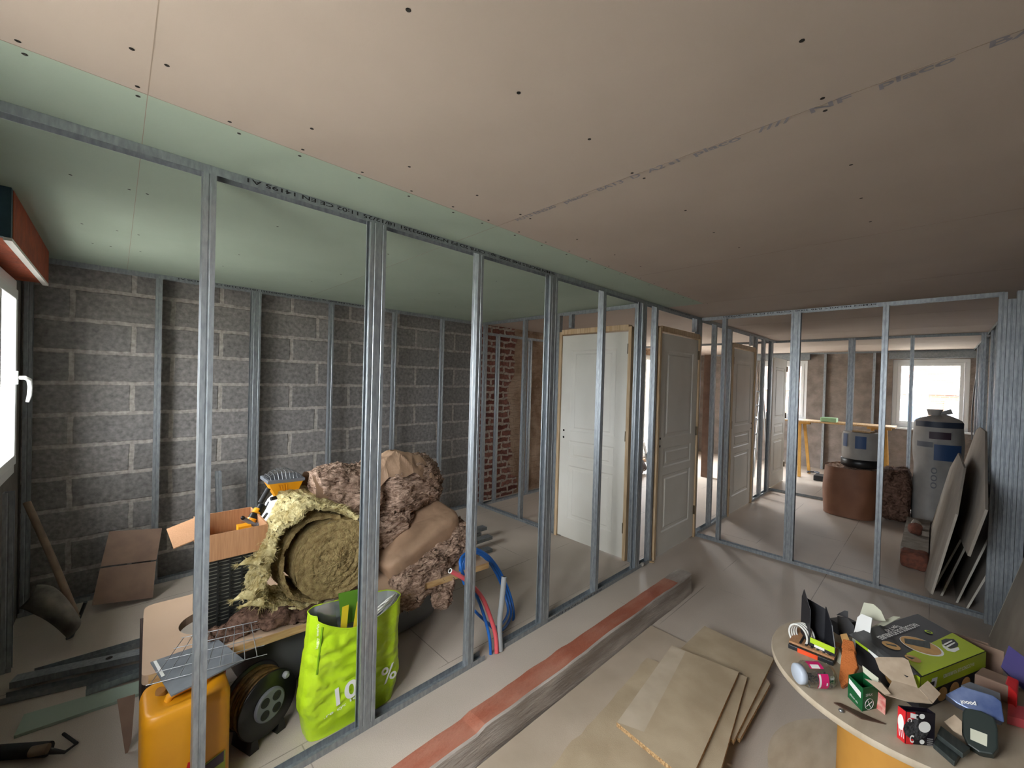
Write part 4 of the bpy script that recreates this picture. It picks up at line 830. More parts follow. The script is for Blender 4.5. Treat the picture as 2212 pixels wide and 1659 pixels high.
# ------------------------------------------------------------------ left corner junk
sh = empty('shovel', (-0.18, 3.45, 0)); tag(sh, 'dusty shovel leaning under the window in the left corner', 'shovel')
tp, bt = gy(58, 1085, 3.70), gy(166, 1335, 3.42)
b = MB(); b.tube([tp, (tp+bt)/2+Vector((0.004, 0, 0)), bt], 0.017, 12); b.build('handle', 'handle', sh)
b = MB()
def bladef(u, v):
    p = gy(60+100*v, 1300+70*v*v, 3.45-0.15*v); w = 0.068*(1-0.55*abs(v-0.35)**1.3); d = Vector((0.35, 0.3, 0.55)).normalized(); return p+d*(u-0.5)*2*w+Vector((0.02, -0.05, 0.02))*(1-(2*u-1)**2)+Vector((0, 0, 0.03))
b.grid(bladef, 14, 22); b.build('blade', 'shovel', sh, solid=0.003)
b = MB(); b.tube([gy(185, 1300, 3.40), gz(155, 1375, 0.012)], 0.009, 8).tube([gz(155, 1375, 0.012), gz(143, 1380, 0.012)], 0.008, 8); tag(b.build('iron_bar', 'bar'), 'thin dark iron bar with hooked end beside the shovel', 'bar')
cb = empty('cardboard_sheet', (0.06, 3.8, 0)); tag(cb, 'folded cardboard sheet leaning against the block wall', 'cardboard')
p0, nn_ = (0.1, 3.70, 0.0), Vector((0.05, -1, 0.38)).normalized()
b = MB(); card(b, ((216, 1228), (337, 1212), (330, 1291), (198, 1308)), p0, nn_, 0.004); b.build('lower_panel', 'cardd', cb)
b = MB(); card(b, ((236, 1148), (350, 1141), (338, 1209), (217, 1224)), (0.1, 3.735, 0.01), nn_, 0.004); b.build('upper_panel', 'cardd', cb)
# metal lengths on the floor at left
for i, (a, c, z, lb, w) in enumerate((((70, 1455), (285, 1392), 0.05, 'rearmost bright metal track in the pile on the floor at left', 0.045), ((20, 1478), (286, 1420), 0.045, 'perforated metal track in the middle of the floor pile at left', 0.06), ((0, 1512), (290, 1446), 0.03, 'dark metal track lying in front in the floor pile at left', 0.045), ((185, 1497), (302, 1457), 0.03, 'short metal track offcut on top of the plasterboard strip', 0.035))):
    A = gz(a[0], a[1], z); B = gz(c[0], c[1], z); B = B+(B-A)*0.25; d = B-A; sd = Vector((-d.y, d.x, 0)).normalized(); b = MB(); A.z = B.z = 0.003+0.018*(1 if i in (0, 1) else 0)+(0.012 if i == 3 else 0)
    b.extr([(0, 0.03), (0, 0), (w, 0), (w, 0.03)] if i != 1 else [(0, 0), (0, 0.03), (w, 0.03), (w, 0)], 0.0012, A, sd, (0, 0, 1), d)
    o = b.build('metal_track', 'galv' if i != 2 else 'galvd', origin=tuple(A)); tag(o, lb, 'metal track', 'loose tracks on the floor at left')
    if i == 1:
        p = A+d*0.62+sd*w/2+Vector((0, 0, 0.0316)); MB().lathe([(0.014, 0), (0.014, 0.0006)], p, (0, 0, 1), 16).build('punched_hole', 'hole', o)
q = [gz(x, y, 0.013) for x, y in ((30, 1590), (52, 1543), (330, 1462), (330, 1488))]; b = MB(); b.poly([Vector((v.x, v.y, 0.001)) for v in q], (0, 0, 0.0125)); tag(b.build('plasterboard_strip', 'green'), 'long pale green plasterboard strip lying on the floor at left', 'board')
q = [gy(x, y, 2.28) for x, y in ((253, 1512), (292, 1500), (284, 1600), (272, 1640))]; b = MB(); b.poly(q, (0.0, 0.004, 0)); tag(b.build('cardboard_offcut', 'cardd'), 'narrow torn brown cardboard offcut standing behind the yellow jerrycan', 'cardboard')
dk = empty('caulking_gun', (-0.2, 2.5, 0)); tag(dk, 'dark caulking gun lying on the floor in the bottom left corner', 'tool')
b = MB(); b.tube([gz(-40, 1628, 0.03), gz(105, 1618, 0.03)], 0.026, 14); b.build('barrel', 'dark', dk)
b = MB(); b.tube([gz(66, 1624, 0.05), gz(104, 1617, 0.05)], 0.018, 12); b.build('cartridge', 'handle', dk)
b = MB(); b.tube([gz(104, 1622, 0.03), gz(140, 1625, 0.02), gz(166, 1606, 0.015)], [0.012, 0.006, 0.004], 8).tube([gz(166, 1606, 0.02), gz(137, 1585, 0.015)], 0.006, 8); b.build('trigger_rod', 'dark', dk)
# ------------------------------------------------------------------ yellow jerrycan
jc = empty('jerrycan', (0.2, 1.91, 0)); tag(jc, 'yellow plastic jerrycan with a printed label standing behind the leftmost stud', 'jerrycan')
b = MB(); J0, J1, K0, K1 = 0.075, 0.330, 1.797, 2.02
jz = 0.405
def jf(u, v):
    a = u*2*math.pi; e = 0.34; t = v; 
    if t < 0.06:
        k = 0.93+0.07*math.sin(t/0.06*math.pi/2); z = 0.02*(t/0.06)
    elif t < 0.8: k = 1; z = 0.02+(jz-0.045)*(t-0.06)/0.74
    else:
        q_ = (t-0.8)/0.2
        k = 1-0.10*q_/0.35 if q_ < 0.35 else 0.90*(1-(q_-0.35)/0.65)
        z = jz-0.025+0.025*math.sin(min(1, q_/0.35)*math.pi/2)-(0.018 if 0.55 < q_ else 0)*min(1, (q_-0.55)/0.1)
    cx, cy = (J0+J1)/2, (K0+K1)/2
    return Vector((cx+(J1-J0)/2*k*math.copysign(abs(math.cos(a))**e, math.cos(a)), cy+(K1-K0)/2*k*math.copysign(abs(math.sin(a))**e, math.sin(a)), z+0.002))
b.grid(jf, 72, 50, closeu=True); b.build('body', 'yjerry', jc)
b = MB(); b.tube([(0.15, 1.90, 0.385), (0.155, 1.90, 0.402), (0.17, 1.90, 0.408), (0.26, 1.92, 0.408), (0.275, 1.92, 0.402), (0.28, 1.92, 0.385)], 0.013, 12); b.build('handle', 'yjerry', jc)
b = MB(); b.lathe([(0.028, 0), (0.028, 0.035), (0.024, 0.04)], (0.125, 1.955, 0.365), (0, 0, 1), 20); b.build('cap', 'jcap', jc)
ly = K0-0.0022
def lab(pts, mt, nm): 
    q = MB(); q.poly([Vector((x, ly, z)) for x, z in pts], (0, 0.0012, 0)); return q.build(nm, mt, jc)
lab(((0.175, 0.06), (0.31, 0.10), (0.31, 0.185), (0.175, 0.15)), 'olive2', 'label_field'); ly -= 0.001
lab(((0.23, 0.125), (0.305, 0.145), (0.305, 0.183), (0.23, 0.155)), 'labdark', 'label_band')
lab(((0.185, 0.02), (0.235, 0.035), (0.235, 0.105), (0.185, 0.09)), 'white', 'label_plate')
lab(((0.19, 0.165), (0.205, 0.17), (0.215, 0.20), (0.20, 0.205)), 'red', 'emblem')
text(jc, 'label_text', 'MULTI', (0.19, ly-0.001, 0.075), (1, 0, 0.3), (-0.3, 0, 1), 0.011, 'ink', 0.04)
text(jc, 'label_text', 'PRIMER', (0.19, ly-0.001, 0.055), (1, 0, 0.3), (-0.3, 0, 1), 0.011, 'ink', 0.04)
# red can behind and tile on top
b = MB(); b.box((0.17, 2.01, 0.001), (0.345, 2.058, 0.395)); tag(b.build('red_container', 'red', bevel=0.012), 'dark red container wedged between the jerrycan and the worktop', 'container')
tz = 0.432
q = [gz(x, y, tz) for x, y in ((325, 1430), (470, 1380), (527, 1425), (370, 1502))]; b = MB(); b.poly([v+Vector((0, 0, -0.006)) for v in q], (0, 0, 0.006)); tl_ = b.build('fibre_tile', 'slate'); tag(tl_, 'grey fibre board tile resting on the yellow jerrycan', 'tile')
q = [gz(x, y, tz+0.001) for x, y in ((331, 1429), (338, 1427), (356, 1459), (349, 1463))]; b = MB(); b.poly(q, (0, 0, 0.001)); b.build('white_sticker', 'white', tl_)
wm = MB(); za = tz+0.012
A, B, C, D = gz(315, 1481, za), gz(577, 1413, za+0.005), gz(392, 1378, za+0.02), gz(556, 1342, za+0.03)
for i in range(5):
    t = i/4; wm.tube([A.lerp(C, t)+Vector((0, 0, 0.0)), B.lerp(D, t)], 0.0016, 6)
for i in range(9):
    t = 0.03+i/8*0.88; wm.tube([A.lerp(B, t), C.lerp(D, t)], 0.0016, 6)
tag(wm.build('wire_mesh', 'steel'), 'square steel wire mesh lying over the grey tile', 'mesh')
# ------------------------------------------------------------------ cable reel
cbr = empty('extension_reel', (0.49, 2.0, 0)); tag(cbr, 'black extension cable reel with a four socket face beside the jerrycan', 'cable reel')
rc = Vector((0.487, 1.965, 0.163)); ax = Vector((0.35, -0.93, 0.0)).normalized()
b = MB(); b.lathe([(0.06, 0), (0.128, 0), (0.132, 0.006), (0.128, 0.012), (0.06, 0.012)], rc, ax, 48, cap0=False, cap1=False); b.lathe([(0.02, -0.11), (0.130, -0.11), (0.134, -0.104), (0.130, -0.098), (0.02, -0.098)], rc, ax, 48, cap0=False, cap1=False); b.build('flange', 'black', cbr)
b = MB(); b.lathe([(0.066, 0.010), (0.066, 0.020), (0.060, 0.024)], rc, ax, 40, cap0=False); spl = b.build('socket_plate', 'greyp', cbr)
ux = Vector((-ax.y, ax.x, 0)); uz = Vector((0, 0, 1))
for sx_, sz in ((-1, 1), (1, 1), (-1, -1), (1, -1)):
    c_ = rc+ux*sx_*0.026+uz*sz*0.026+ax*0.024; MB().lathe([(0.019, 0), (0.019, 0.002), (0.015, 0.002), (0.014, 0.0005)], c_, ax, 24).build('socket', 'dark', spl)
b = MB()
for k in range(7):
    h = -0.092+k*0.0145; r0 = 0.112+0.004*math.sin(k*2.1); b.tube([rc+ax*h+(ux*math.cos(t)+uz*math.sin(t))*r0 for t in [2*math.pi*i/40 for i in range(40)]], 0.0075, 8, closed=True)
b.build('wound_cable', 'brcable', cbr)
for sg_ in (-1, 1):
    b = MB(); q_ = rc+ux*sg_*0.06; q_.z = 0.001; b.hexa([q_-ux*0.02+ax*0.012, q_+ux*0.02+ax*0.012, q_+ux*0.02-ax*0.112, q_-ux*0.02-ax*0.112], [q_-ux*0.012+ax*0.012+uz*0.05, q_+ux*0.012+ax*0.012+uz*0.05, q_+ux*0.012-ax*0.112+uz*0.05, q_-ux*0.012-ax*0.112+uz*0.05]); b.build('foot', 'black', cbr)
b = MB(); b.lathe([(0.013, 0), (0.015, 0.012), (0.009, 0.02)], rc+ux*0.07+uz*0.085+ax*0.012, ax, 16); b.build('winding_knob', 'greyc', cbr)
# ------------------------------------------------------------------ lime bag
bg_ = empty('shopping_bag', (0.83, 1.89, 0)); tag(bg_, 'bright lime green woven carrier bag printed 100% full of cable bits', 'bag')
def bagsec(z):
    """centre, half sizes at height 0..1"""
    t = z; lx = [0.612, 0.585, 0.600, 0.612, 0.622]; rx = [1.01, 1.045, 1.04, 1.045, 1.055]
    f = t*4; i = min(3, int(f)); k = f-i; l = lx[i]*(1-k)+lx[i+1]*k; r = rx[i]*(1-k)+rx[i+1]*k
    return (l+r)/2, (r-l)/2
def bagf(u, v, inset=0.0):
    cx, hx = bagsec(v); a = u*2*math.pi; e = 0.45; yf = 0.075-0.012*v; cyy = 1.885
    x = cx+(hx-inset)*math.copysign(abs(math.cos(a))**e, math.cos(a)); y = cyy+(yf-inset)*math.copysign(abs(math.sin(a))**e, math.sin(a))
    s_ = (x-cx)/hx
    rim = 0.545 if s_ < -0.9 else 0.0
    H0 = 0.53-0.055*(s_+1)/2  # tall left corner, lower right
    if math.sin(a) < 0: H0 -= 0.085*(1-abs(s_+0.1)**1.6 if abs(s_) < 0.9 else 0.0)*max(0, -math.sin(a))**0.5
    z = 0.002+v*H0
    w = min(1, v*5)*min(1, (1.02-v)*6)
    nz = noise.fractal(Vector((x*9, y*9, z*9)), 0.8, 2.2, 4)*0.016*w+(abs(noise.noise(Vector((x*16+z*5, 2, z*14))))-0.2)*0.018*w+0.008*w*noise.noise(Vector((x*4+z*22, 1, z*6-x*14)))
    dirn = Vector((math.cos(a)*0.25, math.sin(a), 0))
    y = cyy+(y-cyy)*(1-0.35*max(0, abs(s_)-0.82)/0.18*v)
    return Vector((x, y, z))+dirn*nz
b = MB(); b.grid(lambda u, v: bagf(u, v), 140, 90, closeu=True); b.add([bagf(k/60, 0) for k in range(60)], [tuple(range(60))]); b.grid(lambda u, v: bagf(u, 0.45+0.55*v, 0.004), 140, 40, 1, closeu=True)
b.build('bag_body', ['lime', 'silverin'], bg_, flip=False)
b = MB(); b.tube([bagf(k/140, 1.0)+Vector((0, 0, 0.001)) for k in range(140)], 0.0028, 6, closed=True); b.build('hem', 'lime', bg_)
_bs = [bagf(0.5+0.5*i/90, j/60) for i in range(91) for j in range(61)]
def bsurf(x, z, off=0.004):
    c_ = sorted(_bs, key=lambda p: (p.x-x)**2+(p.z-z)**2)[:6]; return min(p.y for p in c_)-off
def btext(body, x, z, xd, yd, h_, w_, bold=0.01, off=0.004): text(bg_, 'printed_text', body, (x, bsurf(x, z, off), z), xd, yd, h_, 'wprint', w_, bold=bold)
btext('1', 0.70, 0.122, (1, 0, 0.12), (0.16, 0, 1), 0.078, None, 0.03, 0.007); btext('0', 0.755, 0.130, (1, 0, 0.12), (0.16, 0, 1), 0.078, 0.062, 0.03, 0.007); btext('0', 0.835, 0.140, (1, 0, 0.12), (0.16, 0, 1), 0.078, 0.062, 0.03, 0.007)
btext('%', 0.935, 0.108, (1, 0, 0.15), (0.2, 0, 1), 0.080, None, 0.01, 0.007)
for i_, w_ in enumerate(('.re', 'cyc', 'lé')): btext(w_, 0.665+0.055*i_, 0.094+0.008*i_, (1, 0, 0.14), (0.1, 0, 1), 0.014, 0.04)
btext('leroy', 0.640, 0.405, (0.05, 0, 1), (-1, 0, 0.05), 0.011, 0.045, 0.01, 0.005); btext('merlin', 0.643, 0.455, (0.05, 0, 1), (-1, 0, 0.05), 0.011, 0.05, 0.01, 0.005)
b = MB(); sp_ = [(0.640, 0.29), (0.645, 0.35), (0.652, 0.42), (0.660, 0.485)]
b.tube([(x, bsurf(x, z, 0.0), z) for x, z in sp_], 0.0045, 6); b.build('side_seam', 'limed', bg_)
cxw = MB()
for k in range(9):
    r = 0.05+0.006*(k % 4); cxw.tube([Vector((0.965+0.006*(k % 3), 1.888, 0.40+0.006*k))+Vector((r*math.cos(t)*1.1, 0.038*math.sin(t), 0.030*math.sin(t+1+0.2*k)+0.012*math.cos(t))) for t in [2*math.pi*i/36 for i in range(36)]], 0.0035, 6, closed=True)
tag(cxw.build('cable_coil', 'cable'), 'coil of white cable in the right end of the lime bag', 'cable')
for i, (x, t, lb) in enumerate(((0.745, 0.03, 'left one of the yellow tape strips poking out of the lime bag'), (0.80, 0.045, 'right one of the yellow tape strips poking out of the lime bag'))):
    b = MB(); b.poly([(x, 1.86, 0.33), (x+0.03, 1.86, 0.33), (x+0.03+t, 1.90, 0.50), (x+t, 1.90, 0.50)], (0, 0.002, 0)); tag(b.build('tape_strip', 'ystrip'), lb, 'strip')
b = MB(); b.poly([(0.67, 1.90, 0.38), (0.76, 1.90, 0.38), (0.74, 1.915, 0.545), (0.70, 1.915, 0.55), (0.665, 1.915, 0.515)], (0, 0.002, 0)); tag(b.build('plastic_sleeve', 'clear'), 'clear plastic sleeve standing in the left end of the lime bag', 'packet')
b = MB(); b.poly([(0.78, 1.918, 0.40), (0.90, 1.918, 0.40), (0.90, 1.935, 0.535), (0.77, 1.935, 0.55)], (0, 0.006, 0)); o = b.build('packet', 'bgreen'); tag(o, 'dark green packet at the back of the lime bag', 'packet')
# ------------------------------------------------------------------ pipes
def pipe(name, pts, r, mt, label, hollow=None, cat='pipe', grp=None):
    P = [Vector(p) for p in pts]; out_ = []
    for i in range(len(P)-1):
        g = lambda k: P[max(0, min(len(P)-1, k))]
        for s_ in range(8):
            t = s_/8; a, b_, c, d = g(i-1), g(i), g(i+1), g(i+2); out_.append(0.5*((2*b_)+(-a+c)*t+(2*a-5*b_+4*c-d)*t*t+(-a+3*b_-3*c+d)*t**3))
    out_.append(P[-1]); b = MB(); b.tube(out_, r, 14); o = b.build(name, mt); tag(o, label, cat, grp)
    d = (out_[-1]-out_[-2]).normalized()
    if hollow: q = MB(); q.lathe([(r*1.02, -0.004), (r*1.06, 0.0006), (r*0.72, 0.001)], out_[-1], d, 18, cap0=False, cap1=False); q.build('cut_rim', hollow, o); q = MB(); q.lathe([(r*0.72, 0), (r*0.72, 0.0005)], out_[-1], d, 16); q.build('bore', 'hole', o)
    return o
P_ = lambda px, py, y: tuple(gy(px, py, y))
pipe('pink_pipe', [tuple(gz(1073, 1411, 0.004)), P_(1070, 1370, 1.752), P_(1058, 1330, 1.78), P_(1042, 1292, 1.80), P_(1020, 1265, 1.80), P_(1000, 1248, 1.80), P_(972, 1233, 1.80)], 0.0125, 'pinkp', 'pink water pipe rising from the floor with a white cut end', 'white')
pipe('blue_pipe', [tuple(gz(1060, 1413, 0.004)), P_(1057, 1375, 1.752), P_(1044, 1325, 1.79), P_(1026, 1280, 1.81), P_(1005, 1250, 1.83), P_(994, 1215, 1.86), P_(1006, 1196, 1.9), P_(1030, 1186, 1.92)], 0.009, 'blue', 'blue water pipe rising from the floor beside the pink pipe')
cl_ = MB()
def spline(pts):
    P = [Vector(p) for p in pts]; out_ = []
    for i in range(len(P)-1):
        g = lambda k: P[max(0, min(len(P)-1, k))]
        for s_ in range(8):
            t = s_/8; a, b_, c, d = g(i-1), g(i), g(i+1), g(i+2); out_.append(0.5*((2*b_)+(-a+c)*t+(2*a-5*b_+4*c-d)*t*t+(-a+3*b_-3*c+d)*t**3))
    return out_+[P[-1]]
for o1 in (0.0, 7.0, 14.0):
    cl_.tube(spline([P_(1003+o1*0.4, 1262, 1.98), P_(994+o1*0.6, 1228, 1.99), P_(1004+o1*0.5, 1200, 2.0), P_(1026+o1*0.3, 1186+o1*0.6, 2.01), P_(1056-o1*0.3, 1202+o1*0.5, 2.01), P_(1082-o1*0.6, 1238+o1*0.3, 2.0), P_(1102-o1*0.8, 1285, 1.98), P_(1110-o1*0.9, 1330-o1*0.6, 1.92), P_(1098-o1, 1362-o1, 1.86), P_(1080-o1, 1370-o1*1.2, 1.84), P_(1058-o1*1.1, 1350-o1, 1.83), P_(1040-o1, 1334-o1, 1.84)]), 0.0085, 14)
tag(cl_.build('blue_pipe_coil', 'blue'), 'blue pipe coil of three loops arching behind the stud and the grey conduit', 'pipe')
pipe('grey_conduit', [tuple(gz(1081, 1406, 0.004)), P_(1079, 1350, 1.756), P_(1084, 1300, 1.77), P_(1089, 1246, 1.785)], 0.0165, 'greyc', 'short grey plastic conduit standing up from the floor', 'greyc')
# short tracks on the floor behind the coil
for i, (a, c, lb, hgt) in enumerate((((960, 1165), (1052, 1138), 'uppermost short track length in the stack on the floor behind the brown batts', 0.09), ((960, 1192), (1064, 1158), 'second short track length in the floor stack, whose end faces the door', 0.06), ((980, 1212), (1064, 1185), 'dark-ended short track length lying nearest the blue coil', 0.003), ((950, 1185), (1040, 1150), 'short track length hidden low in the floor stack behind the brown batts', 0.031))):
    A = gz(a[0], a[1], hgt+0.03); B = gz(c[0], c[1], hgt+0.03); A.z = B.z = hgt; d = B-A; sd = Vector((-d.y, d.x, 0)).normalized(); b = MB(); b.extr([(0, 0), (0, 0.028), (0.07, 0.028), (0.07, 0)], 0.0012, A, sd, (0, 0, 1), d)
    o = b.build('metal_track', 'galvd', origin=tuple(A)); tag(o, lb, 'metal track', 'short tracks stacked behind the coil')
# crumb of plaster near the door corner
b = MB(); superell(b, tuple(gz(1387, 1219, 0.018)), (0.022, 0.02, 0.017), e=0.9, nu=16, nv=12); noisy(b, 0.004, 40); tag(b.build('plaster_lump', 'stone'), 'small pale lump on the floor at the foot of the corner stud', 'rubble')
b = MB(); superell(b, tuple(gz(1408, 1214, 0.006)), (0.03, 0.02, 0.005), e=0.9, nu=16, nv=10); noisy(b, 0.004, 40); tag(b.build('wood_shaving', 'pine'), 'pinch of wood shavings at the foot of the second door jamb', 'shavings')
# ------------------------------------------------------------------ DRUM TABLE
dt = empty('cable_drum', (2.112, 0.054, 0)); tag(dt, 'big wooden cable drum standing on end, used as a table at lower right', 'cable drum')
DC = (2.112, 0.054); DR = 0.418
MB().lathe([(DR-0.002, 0), (DR, 0.003), (DR, 0.019), (DR-0.002, 0.022)], (DC[0], DC[1], 0.479), (0, 0, 1), 96).build('top_flange', 'ply', dt)
MB().lathe([(DR, 0), (DR, 0.022)], (DC[0], DC[1], 0.001), (0, 0, 1), 96).build('bottom_flange', 'ply', dt)
b = MB(); b.lathe([(0.19, 0), (0.19, 0.452)], (DC[0], DC[1], 0.025), (0, 0, 1), 48, cap0=False, cap1=False); b.build('barrel', 'core', dt)
TZ = 0.5015
# large connector box
P0 = Vector((2.125, 0.200, TZ)); ea = Vector((0.385, -0.165, 0)); eb = Vector((-0.165, -0.185, 0)); HB = 0.118
rx = empty('connector_box', tuple(P0+(ea+eb)/2)); tag(rx, 'large black and lime box of ceiling profile connectors lying on the drum', 'box')
b = MB(); obox(b, P0, P0+ea, P0+eb, HB); rxc = b.build('carton', 'boxblk', rx, bevel=0.002)
up = Vector((0, 0, HB+0.0012)); na = ea.normalized(); nb_ = eb.normalized()
def toppt(s_, t_): return P0+ea*s_+eb*t_+up
def flat(pts, mt, name, par, d=0.0008):
    q = MB(); n = len(pts); q.add(pts, [tuple(range(n))]); return q.build(name, mt, par)
# printed top: flat shapes read off the lid plane
ZL = TZ+HB
def lid(pts, mt, name, lift=0.0010): return flat([gz(x, y, ZL)+Vector((0, 0, lift)) for x, y in pts], mt, name, rxc)
def disc(px, py, r, mt, name, lift=0.0012):
    c = gz(px, py, ZL); return flat([c+Vector((r*math.cos(2*math.pi*k/36), r*math.sin(2*math.pi*k/36), lift)) for k in range(36)], mt, name, rxc)
_q = toppt(0.995, 0.55); flat([_q, toppt(0.995, 0.995), toppt(0.03, 0.995), gz(1966, 1436, ZL)+Vector((0, 0, 0.001)), gz(1958, 1412, ZL)+Vector((0, 0, 0.001)), gz(2016, 1387, ZL)+Vector((0, 0, 0.001))], 'olive', 'lime_panel', rxc)
rd = (gz(1946, 1376, ZL)-gz(2034, 1418, ZL)).length/2
disc(1990, 1396, rd, 'wprint', 'picture_ring', 0.0014); disc(1988, 1395, rd*0.93, 'tan', 'picture_disc', 0.0018)
disc(1925, 1395, rd*0.44, 'tan', 'picture_disc', 0.0014); disc(1972, 1424, rd*0.36, 'tan', 'picture_disc', 0.0022); disc(2006, 1366, rd*0.20, 'limep', 'round_mark', 0.0022); disc(2006, 1366, rd*0.12, 'boxblk', 'round_mark_centre', 0.0026)
lid(((1953, 1380), (2008, 1387), (2010, 1403), (1955, 1391)), 'bar', 'pictured_connector', 0.0024)
lid(((1912, 1391), (1935, 1395), (1938, 1399), (1916, 1394)), 'bar', 'pictured_connector', 0.0024); lid(((1957, 1419), (1977, 1423), (1970, 1426)), 'bar', 'pictured_connector', 0.0028)
lid(((2033, 1384), (2043, 1380), (2060, 1381), (2070, 1391), (2069, 1397), (2056, 1403), (2049, 1400), (2035, 1392)), 'boxblk', 'logo_black', 0.0014)
lid(((2034, 1392), (2043, 1398), (2052, 1403), (2070, 1399), (2073, 1404), (2062, 1410), (2047, 1407), (2037, 1399)), 'wprint', 'logo_white', 0.0018)
lid(((2037, 1393), (2055, 1384), (2058, 1386), (2041, 1395)), 'wprint', 'logo_bar', 0.0022); lid(((2043, 1397), (2061, 1388), (2064, 1390), (2047, 1400)), 'wprint', 'logo_bar', 0.0022)
for body, a_, c_, hh_ in (('RACCORDS DE FOURRURES', (1975, 1347), (1893, 1377), 0.020), ('Type T 47', (1939, 1351), (1908, 1362), 0.015)):
    o_ = gz(a_[0], a_[1], ZL)+Vector((0, 0, 0.001)); e_ = gz(c_[0], c_[1], ZL)+Vector((0, 0, 0.001)); text(rxc, 'printed_text', body, o_, e_-o_, Vector((-0.6, -0.8, 0)), hh_, 'wprint', (e_-o_).length, bold=0.02)
# near side (between ends of eb at far x): lime band above, discs below
def sidept(p0, e, s_, z, nrm): return p0+e*s_+Vector((0, 0, z))+nrm*0.0012
nside = Vector((ea.y, -ea.x, 0)).normalized(); 
if nside.dot(CAM-P0) < 0: nside = -nside
Pn = P0+eb
nA = -na if True else na
nlong = nb_
for nm, z0, z1, mt in (('lime_band', 0.060, HB, 'olive'),):
    flat([Pn+ea*0+nlong*0.0012+Vector((0, 0, z0)), Pn+ea+nlong*0.0012+Vector((0, 0, z0)), Pn+ea+nlong*0.0012+Vector((0, 0, z1)), Pn+nlong*0.0012+Vector((0, 0, z1))], mt, nm, rxc)
    flat([P0-na*0.0012+Vector((0, 0, z0+0.018)), P0+eb-na*0.0012+Vector((0, 0, z0+0.018)), P0+eb-na*0.0012+Vector((0, 0, z1)), P0-na*0.0012+Vector((0, 0, z1))], 'limep', nm, rxc)
for s_ in (0.32, 0.50, 0.68):
    flat([Pn+ea*s_+nlong*0.002+na*0.030*math.cos(a)+Vector((0, 0, 0.030+0.024*math.sin(a))) for a in [2*math.pi*k/24 for k in range(24)]], 'tan', 'side_disc', rxc)
flat([P0+eb*0.62-na*0.002+nb_*0.028*math.cos(a)+Vector((0, 0, 0.045+0.026*math.sin(a))) for a in [2*math.pi*k/24 for k in range(24)]], 'tan', 'side_disc', rxc)
flat([P0+eb*s_-na*0.002+Vector((0, 0, z)) for s_, z in ((0.25, 0.100), (0.55, 0.104), (0.60, 0.085), (0.35, 0.072), (0.22, 0.082))], 'wprint', 'logo_white', rxc)
flat([P0+eb*s_-na*0.0024+Vector((0, 0, z)) for s_, z in ((0.30, 0.095), (0.50, 0.092), (0.50, 0.086), (0.30, 0.088))], 'boxblk', 'logo_black', rxc)
flat([Pn+ea*s_+nlong*0.002+Vector((0, 0, z)) for s_, z in ((0.13, 0.068), (0.16, 0.10), (0.24, 0.098), (0.22, 0.066))], 'wprint', 'logo_white', rxc)
flat([Pn+ea*s_+nlong*0.0024+Vector((0, 0, z)) for s_, z in ((0.11, 0.074), (0.13, 0.09), (0.20, 0.088), (0.19, 0.074))], 'boxblk', 'logo_black', rxc)
text(rxc, 'printed_text', 'RACCORDS DE FOURRURES', Pn+ea*0.80+nlong*0.0015+Vector((0, 0, 0.098)), -na, (0, 0, -1), 0.013, 'wprint', 0.20)
b = MB(); b.poly([P0+Vector((0, 0, HB)), P0+eb*0.95+Vector((0, 0, HB)), P0+eb*0.95-na*0.055+Vector((0, 0, HB+0.004)), P0+eb*0.05-na*0.06+Vector((0, 0, HB+0.008))], (0, 0, 0.002)); b.build('lid_flap', 'boxblk', rx)
# white open carton behind its left end
wc = empty('white_carton', (2.25, 0.2, TZ)); tag(wc, 'open white carton with a raised torn flap behind the large lime box', 'carton')
pp = (2.17, 0.235, TZ); nn2 = Vector((-0.85, 0.30, 0.15)).normalized()
b = MB(); card(b, ((1840, 1425), (1842, 1380), (1853, 1333), (1862, 1326), (1885, 1335), (1880, 1372), (1866, 1362), (1862, 1395)), pp, nn2, 0.003); b.build('side', 'white', wc)
b = MB(); card(b, ((1857, 1332), (1867, 1302), (1888, 1306), (1904, 1320), (1914, 1342), (1892, 1341)), (2.30, 0.24, 0.62), (-0.6, 0.3, 0.5), 0.003); b.build('flap', 'offw', wc)
b = MB(); card(b, ((1868, 1363), (1930, 1332), (1945, 1334), (1876, 1372)), (2.34, 0.19, 0.635), (-0.3, 0.1, 0.9), 0.003); b.build('inner_flap', 'offw', wc)
# black open carton at left
kb = empty('black_carton', (2.10, 0.30, TZ)); tag(kb, 'tall open black carton with a lime edged label at the left of the drum', 'carton')
A, B = gz(1749, 1398, TZ+0.02), gz(1802, 1422, TZ+0.02); A.z = B.z = TZ
dpt = Vector((0.085, 0.045, 0))
b = MB(); t = 0.003; hF = 0.062; hB_ = 0.185; hS = 0.17
wv = (B-A); wn = wv.normalized(); 
b.poly([A, B, B+Vector((0, 0, hF)), A+Vector((0, 0, hF))], dpt.normalized()*t)
b.poly([A+dpt, B+dpt, B+dpt+Vector((0, 0, hB_-0.02)), A+dpt+Vector((0, 0, hB_))], dpt.normalized()*t)
b.poly([A, A+dpt, A+dpt+Vector((0, 0, hB_)), A+Vector((0.0, 0, hS))], -wn*t)
b.poly([B, B+dpt, B+dpt+Vector((0, 0, hB_-0.01)), B+dpt*0.35+Vector((0, 0, hF+0.07)), B+Vector((0, 0, hF))], wn*t)
b.poly([A, B, B+dpt, A+dpt], (0, 0, t)); kbc = b.build('carton', 'boxblk', kb)
b = MB(); b.poly([A+Vector((0, 0, hS)), A+dpt+Vector((0, 0, hB_)), A+dpt*0.6+Vector((-0.005, 0.005, hB_+0.045))], -wn*0.002); b.build('flap', 'boxblk', kb)
